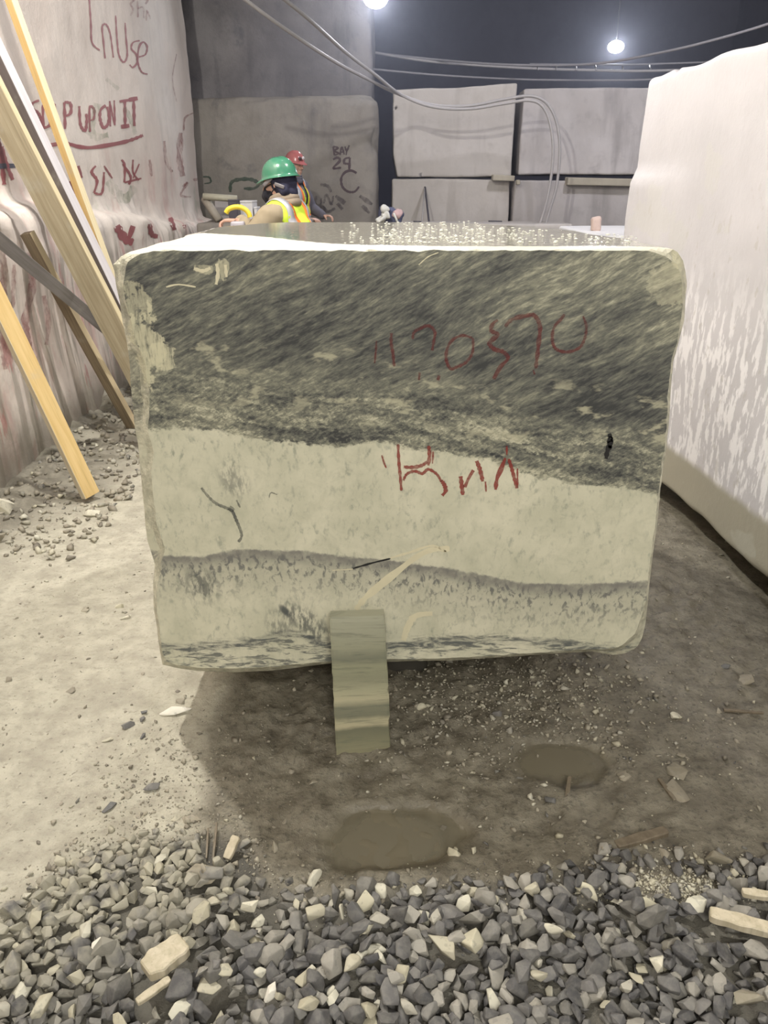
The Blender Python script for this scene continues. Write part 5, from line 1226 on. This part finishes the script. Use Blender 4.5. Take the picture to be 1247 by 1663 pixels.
def person(loc, rz, sc, pose, label):
    e = empty('person', loc, rz); e.scale = (sc, sc, sc)
    skin = mat_plain('skin', (.52, .31, .23), .5, var=.08, scale=60, bump=.1)
    hc = Vector(pose['head']); HR = Matrix.Rotation(pose.get('yaw', 0), 3, 'Z') @ Matrix.Rotation(pose.get('pitch', 0), 3, 'Y')
    lean = pose.get('lean', 0); sh = Vector((lean, 0, 1.42))
    def arms(bm, r0, r1, r2, upto=1.0):
        for s, k in ((1, 'L'), (-1, 'R')):
            S_ = sh + Vector((0, s * .185, 0)); E_, W_ = Vector(pose[k][0]), Vector(pose[k][1])
            cap_bm(bm, S_, E_, r0, r1); cap_bm(bm, E_, E_.lerp(W_, upto), r1, r2)
    def body(bm):
        head(bm, hc, HR)
        ell_bm(bm, (0, 0, .96), (.115, .16, .12)); ell_bm(bm, (lean * .4, 0, 1.12), (.10, .14, .14)); ell_bm(bm, (lean * .8, 0, 1.30), (.115, .165, .15)); cap_bm(bm, sh + Vector((-.01, .13, 0)), sh + Vector((-.01, -.13, 0)), .065, .065)
        cap_bm(bm, sh + Vector((-.01, 0, -.02)), hc + Vector((-.025, 0, -.09)), .062, .055)
        arms(bm, .052, .040, .029)
        for s in (-1, 1):
            cap_bm(bm, (0, s * .09, .93), (.02, s * .105, .50), .085, .055); cap_bm(bm, (.02, s * .105, .50), (-.01, s * .11, .09), .055, .038)
            cap_bm(bm, (-.03, s * .11, .045), (.13, s * .125, .035), .042, .032)
        for s, k in ((1, 'L'), (-1, 'R')):
            W_ = Vector(pose[k][1]); f, n_, sd = pose[k][2]; hand(bm, W_ + Vector(f).normalized() * .01, f, n_, sd, pose[k][3])
    fuse('body', body, skin, e, .0075, 2)
    jm = pose['jacket']
    def wr(co): return .006 * noise.noise(co * 14) + .004 * noise.noise(Vector((co.x * 30, co.y * 12, co.z * 26)))
    def jacket(bm):
        ell_bm(bm, (0, 0, .98), (.155, .20, .16)); ell_bm(bm, (lean * .4, 0, 1.14), (.15, .185, .16)); ell_bm(bm, (lean * .8 - .01, 0, 1.29), (.158, .20, .17)); cap_bm(bm, sh + Vector((-.015, .14, 0)), sh + Vector((-.015, -.14, 0)), .088, .088)
        arms(bm, .083, .066, .048, .97)
    fuse('jacket', jacket, jm, e, .012, 4, wr)
    def coll(bm):
        for k, (r, z, t) in enumerate(((.088, .01, .030), (.082, .038, .026), (.076, .062, .022))):
            c = sh.lerp(hc, .28) + Vector((-.012 + .004 * k, 0, z + .004)); pts = [c + Vector((math.cos(a) * r, math.sin(a) * r * .92, math.cos(a) * -.022)) for a in [2 * math.pi * q_ / 24 for q_ in range(25)]]
            tube_bm(bm, pts, t, 10, False)
    bm = bmesh.new(); coll(bm); link('collar', bm_mesh('collar', bm), pose['collar'], e)
    def trs(bm):
        ell_bm(bm, (0, 0, .94), (.135, .175, .13))
        for s in (-1, 1): cap_bm(bm, (0, s * .09, .92), (.02, s * .105, .50), .105, .08); cap_bm(bm, (.02, s * .105, .50), (-.01, s * .11, .11), .08, .066)
    fuse('trousers', trs, mat_plain('dark_trousers', (.10, .10, .12), .8), e, .014, 4, wr)
    for s in (-1, 1):
        def boot(bm): cap_bm(bm, (-.01, s * .11, .20), (-.015, s * .11, .07), .062, .058); cap_bm(bm, (-.03, s * .11, .058), (.15, s * .13, .048), .056, .046)
        fuse('boot', boot, mat_plain('rubber_boot', (.05, .045, .04), .6), e, .010, 3)
    # safety vest: a shell over the jacket, cut at waist and armholes
    lime = mat_plain('lime_mesh', (.62, .80, .06), .7, var=.05, scale=90); 
    def vest(bm):
        ell_bm(bm, (0, 0, .99), (.172, .215, .13)); ell_bm(bm, (lean * .4, 0, 1.14), (.168, .198, .17)); ell_bm(bm, (lean * .8 - .012, 0, 1.29), (.178, .200, .178)); cap_bm(bm, sh + Vector((-.017, .095, .002)), sh + Vector((-.017, -.095, .002)), .104, .104)
    v = fuse('safety_vest', vest, lime, e, .012, 3, lambda co: .004 * noise.noise(co * 12))
    bv = BVHTree.FromPolygons([q_.co for q_ in v.data.vertices], [tuple(p.vertices) for p in v.data.polygons])
    bm = bmesh.new(); bm.from_mesh(v.data)
    kill = []
    for f in bm.faces:
        c = f.calc_center_median(); nk = math.hypot(c.x - (lean + .02), c.y)
        if c.z > 1.40 and nk < .105: kill.append(f)
        elif c.x > .06 + lean and abs(c.y) < .16 * (c.z - 1.08): kill.append(f)      # open v at the chest
        elif math.hypot((c.x - lean * .9) / .085, (c.z - 1.36) / .125) < 1 and abs(c.y) > .165: kill.append(f)   # armhole
    bmesh.ops.delete(bm, geom=kill, context='FACES'); bm.to_mesh(v.data); bm.free()
    sm = v.modifiers.new('t', 'SOLIDIFY'); sm.thickness = .006; sm.offset = 1
    def band(name, path, w_, mat, off):
        """strip laid over the vest; path: (origin, direction) rays"""
        bm = bmesh.new(); prev = None
        for (o_, side_) in path:
            row = []
            for s in (-.5, 0, .5):
                o2 = o_[0] + side_ * s * w_; h = bv.ray_cast(o2, o_[1])
                if h[0] is None: row = None; break
                row.append(h[0] - o_[1] * off)
            if row is None: prev = None; continue
            vs = [bm.verts.new(p) for p in row]
            if prev:
                for k in (0, 1): bm.faces.new((prev[k], prev[k + 1], vs[k + 1], vs[k]))
            prev = vs
        o = link(name, bm_mesh(name, bm), mat, v); s2 = o.modifiers.new('t', 'SOLIDIFY'); s2.thickness = .003; s2.offset = 0; return o
    org = mat_plain('orange_trim', (.95, .22, .04), .6, var=.03); slv = mat_plain('reflective_tape', (.42, .42, .45), .45, .2, var=.03)
    for s in (-1, 1):
        def over(w_off):
            path = []
            for k in range(40):
                a = -.75 + (math.pi + 1.5) * k / 39; d = Vector((math.cos(a), 0, math.sin(a))); c0 = Vector((lean * .6 - .01, s * .118 + 0 * w_off, 1.28))
                path.append(((c0 + d * .5, -d), Vector((0, 1, 0))))
            return path
        band('orange_trim', over(0), .108, org, .010); band('reflective_stripe', over(0), .050, slv, .014)
    ringp = []
    for k in range(61):
        a = 2 * math.pi * k / 60; d = Vector((math.cos(a), math.sin(a), 0)); ringp.append(((Vector((0, 0, 1.08)) + d * .5, -d), Vector((0, 0, 1))))
    band('orange_trim', ringp, .088, org, .010); band('reflective_stripe', ringp, .050, slv, .014)
    # helmet
    def Th(x, y, z): return hc + HR @ Vector((x, y, z))
    hm = M('helmet_plastic', .22); nz = hm.noise(hm.coord(), 18, 4); cc = pose['helmet']
    hm.color(hm.mix(hm.step(.5, .75, nz), cc, tuple(c * .75 + .04 for c in cc))); hm.b.inputs['Coat Weight'].default_value = .3
    bm = bmesh.new(); rings = []
    prof = [(0, 1.0), (.20, .985), (.40, .93), (.60, .83), (.76, .69), (.88, .52), (.96, .32), (1.0, .10), (1.02, .0)]
    for (rr, zz) in prof:
        row = []
        for k in range(40):
            a = 2 * math.pi * k / 40; rx, ry = .120, .100
            ridge = 1 + .05 * math.exp(-(math.sin(a) / .18) ** 2) * math.sin(math.pi * min(1, rr)) 
            row.append(bm.verts.new(Th(-.012 + math.cos(a) * rx * rr, math.sin(a) * ry * rr, .045 + .118 * zz * (ridge if zz > .2 else 1))))
        rings.append(row)
    for nb, (ex, dz) in enumerate(((.012, -.004), (.014, -.010))):
        row = []
        for k in range(40):
            a = 2 * math.pi * k / 40; fr = max(0, math.cos(a)) ** 2
            rx, ry = .120 * 1.02 + ex + .036 * fr, .100 * 1.02 + ex
            row.append(bm.verts.new(Th(-.012 + math.cos(a) * rx, math.sin(a) * ry, .045 + dz - .022 * fr)))
        rings.append(row)
    rim = [bm.verts.new(Th(-.012 + math.cos(2 * math.pi * k / 40) * .113, math.sin(2 * math.pi * k / 40) * .093, .036)) for k in range(40)]; rings.append(rim)
    for a, b in zip(rings, rings[1:]):
        for k in range(40): bm.faces.new((a[k], a[(k + 1) % 40], b[(k + 1) % 40], b[k]))
    bmesh.ops.remove_doubles(bm, verts=bm.verts, dist=.0005)
    h = link('hard_hat', bm_mesh('hard_hat', bm), hm.m, e); s2 = h.modifiers.new('t', 'SOLIDIFY'); s2.thickness = .003
    if pose.get('hood'):
        nv = mat_plain('navy_cloth', (.020, .020, .045), .85, var=.2, scale=30, bump=.4)
        def hood(bm):
            ell_bm(bm, Th(-.032, 0, .012), (.092, .088, .092), HR); ell_bm(bm, Th(-.045, 0, -.060), (.075, .078, .055), HR)
            cap_bm(bm, Th(.03, -.060, .050), Th(.03, .060, .050), .030, .030)
            for s in (-1, 1): cap_bm(bm, Th(.012, s * .066, .034), Th(-.06, s * .070, -.045), .020, .034); 
        fuse('hood', hood, nv, e, .009, 3, lambda co: .003 * noise.noise(co * 28))
        def mask(bm):
            ell_bm(bm, Th(.060, 0, -.052), (.062, .066, .054), HR); cap_bm(bm, Th(.085, 0, -.006), Th(.106, 0, -.060), .020, .030); ell_bm(bm, Th(.070, 0, -.085), (.050, .045, .030), HR)
        fuse('face_mask', mask, mat_plain('black_mask', (.010, .010, .018), .85), e, .007, 3)
        bm = bmesh.new()
        for s in (-1, 1):
            tube_bm(bm, smooth_path([Th(.085, s * .058, -.020), Th(.045, s * .074, -.002), Th(.0, s * .082, .006)], 5), .0035, 6)
            tube_bm(bm, smooth_path([Th(.070, s * .058, -.085), Th(.035, s * .070, -.050), Th(-.005, s * .084, -.020)], 5), .0035, 6)
        link('mask_strap', bm_mesh('mask_strap', bm), mat_plain('black_strap', (.01, .01, .015), .8), e)
        gl = mat_plain('grey_goggle', (.16, .15, .16), .35)
        for s in (-1, 1):
            bm = bmesh.new(); R2 = HR @ Matrix.Rotation(.55, 3, 'Y'); box_bm(bm, Th(.035, s * .094, .020), (.075, .012, .024), R2, .004); link('goggle_arm', bm_mesh('goggle_arm', bm), gl, e)
            bm = bmesh.new(); R2 = HR @ Matrix.Rotation(-.45, 3, 'Y'); box_bm(bm, Th(-.045, s * .099, -.012), (.070, .012, .022), R2, .004); link('helmet_strap', bm_mesh('helmet_strap', bm), gl, e)
    else:
        hr = mat_plain('dark_hair', (.05, .035, .03), .8)
        def hair(bm): ell_bm(bm, Th(-.022, 0, .020), (.092, .080, .080), HR)
        fuse('hair', hair, hr, e, .009, 2)
        bm = bmesh.new(); ell_bm(bm, Th(.128, -.012, .085), (.012, .022, .018), HR, 10); link('helmet_badge', bm_mesh('helmet_badge', bm), mat_plain('pale_badge', (.66, .60, .60), .4), e)
        bm = bmesh.new(); ell_bm(bm, Th(.112, -.045, .080), (.016, .018, .020), HR, 10); link('lamp_clip', bm_mesh('lamp_clip', bm), mat_plain('dark_clip', (.06, .03, .03), .5), e)
    tag(e, label, 'person'); return e
tan = mat_plain('tan_jacket', (.30, .245, .165), .85, var=.12, scale=12, bump=.3); scarf = mat_plain('brown_scarf', (.27, .215, .16), .9, var=.2, scale=25, bump=.4)
gj = mat_plain('grey_jacket', (.10, .095, .12), .85)
P1 = dict(head=(.045, 0, 1.615), pitch=.12, yaw=.10, lean=.02, hood=True, helmet=(.05, .20, .12), jacket=tan, collar=scarf,
  L=((.16, .30, 1.235), (.235, .13, 1.385), ((.8, -.6, .12), (.2, .2, -1), (.5, .8, .1)), (.5, .9, .7)),
  R=((.20, -.24, 1.22), (.40, -.06, 1.385), ((.9, .3, .05), (-.1, .2, -1), (.3, -1, 0)), (.5, .8, .6)))
P2 = dict(head=(.03, 0, 1.63), pitch=.05, yaw=-.25, lean=0, helmet=(.42, .13, .125), jacket=gj, collar=gj,
  L=((.08, .27, 1.18), (.26, .20, 1.10), ((1, -.2, 0), (0, -.3, -1), (.2, -1, 0)), (.4, .6, .5)),
  R=((.06, -.26, 1.17), (.24, -.20, 1.08), ((1, .2, 0), (0, .3, -1), (.2, 1, 0)), (.4, .6, .5)))
w1 = person((-.640, 5.42, -.012), math.radians(157), 1.0, P1, 'person in green helmet, navy hood, black mask and lime vest, gripping a yellow handle')
w2 = person((-1.11, 10.3, .06), math.radians(-22), 1.075, P2, 'person in red helmet and lime vest standing behind the green helmet')

# tool with the yellow hoop handle on the pale block
def build_tool():
    y = 5.22; e = empty('power_tool', (ony(386, 350, y).x, y, 1.318))
    bm = bmesh.new(); P = smooth_path([ony(*q_, y) for q_ in ((367, 346), (371, 340), (380, 336.5), (390, 336.5), (399, 341), (404, 347), (406, 353))], 8); tube_bm(bm, [p - e.location for p in P], .0155, 12)
    link('handle', bm_mesh('handle', bm), mat_plain('yellow_rubber', (.72, .55, .04), .45, var=.08), e)
    a, b = ony(374, 346, y), ony(397, 357, y); c = (a + b) / 2 - e.location
    bm = bmesh.new(); box_bm(bm, (c.x, .0, .035), (b.x - a.x, .07, .07), bevel=.012); body = link('housing', bm_mesh('housing', bm), mat_plain('grey_housing', (.36, .34, .38), .45), e)
    for dx in (-.022, .038):
        bm = bmesh.new(); bmesh.ops.create_cone(bm, cap_ends=True, segments=16, radius1=.011, radius2=.011, depth=.01, matrix=Matrix.Translation((c.x + dx, -.037, .035)) @ Matrix.Rotation(math.pi / 2, 4, 'X')); link('port', bm_mesh('port', bm, False), dk, body)
    tag(e, 'grey power tool with a curved yellow handle held by the worker', 'power tool')
build_tool()
o = link('stone_slab', block_mesh('stone_slab', (.9, .8, .10), (14, 12, 4), .012, .004, 3, 71), grey_rock, loc=(-1.08, 10.3, -.03)); tag(o, 'flat stone slab under the boots of the person in the red helmet', 'stone slab')
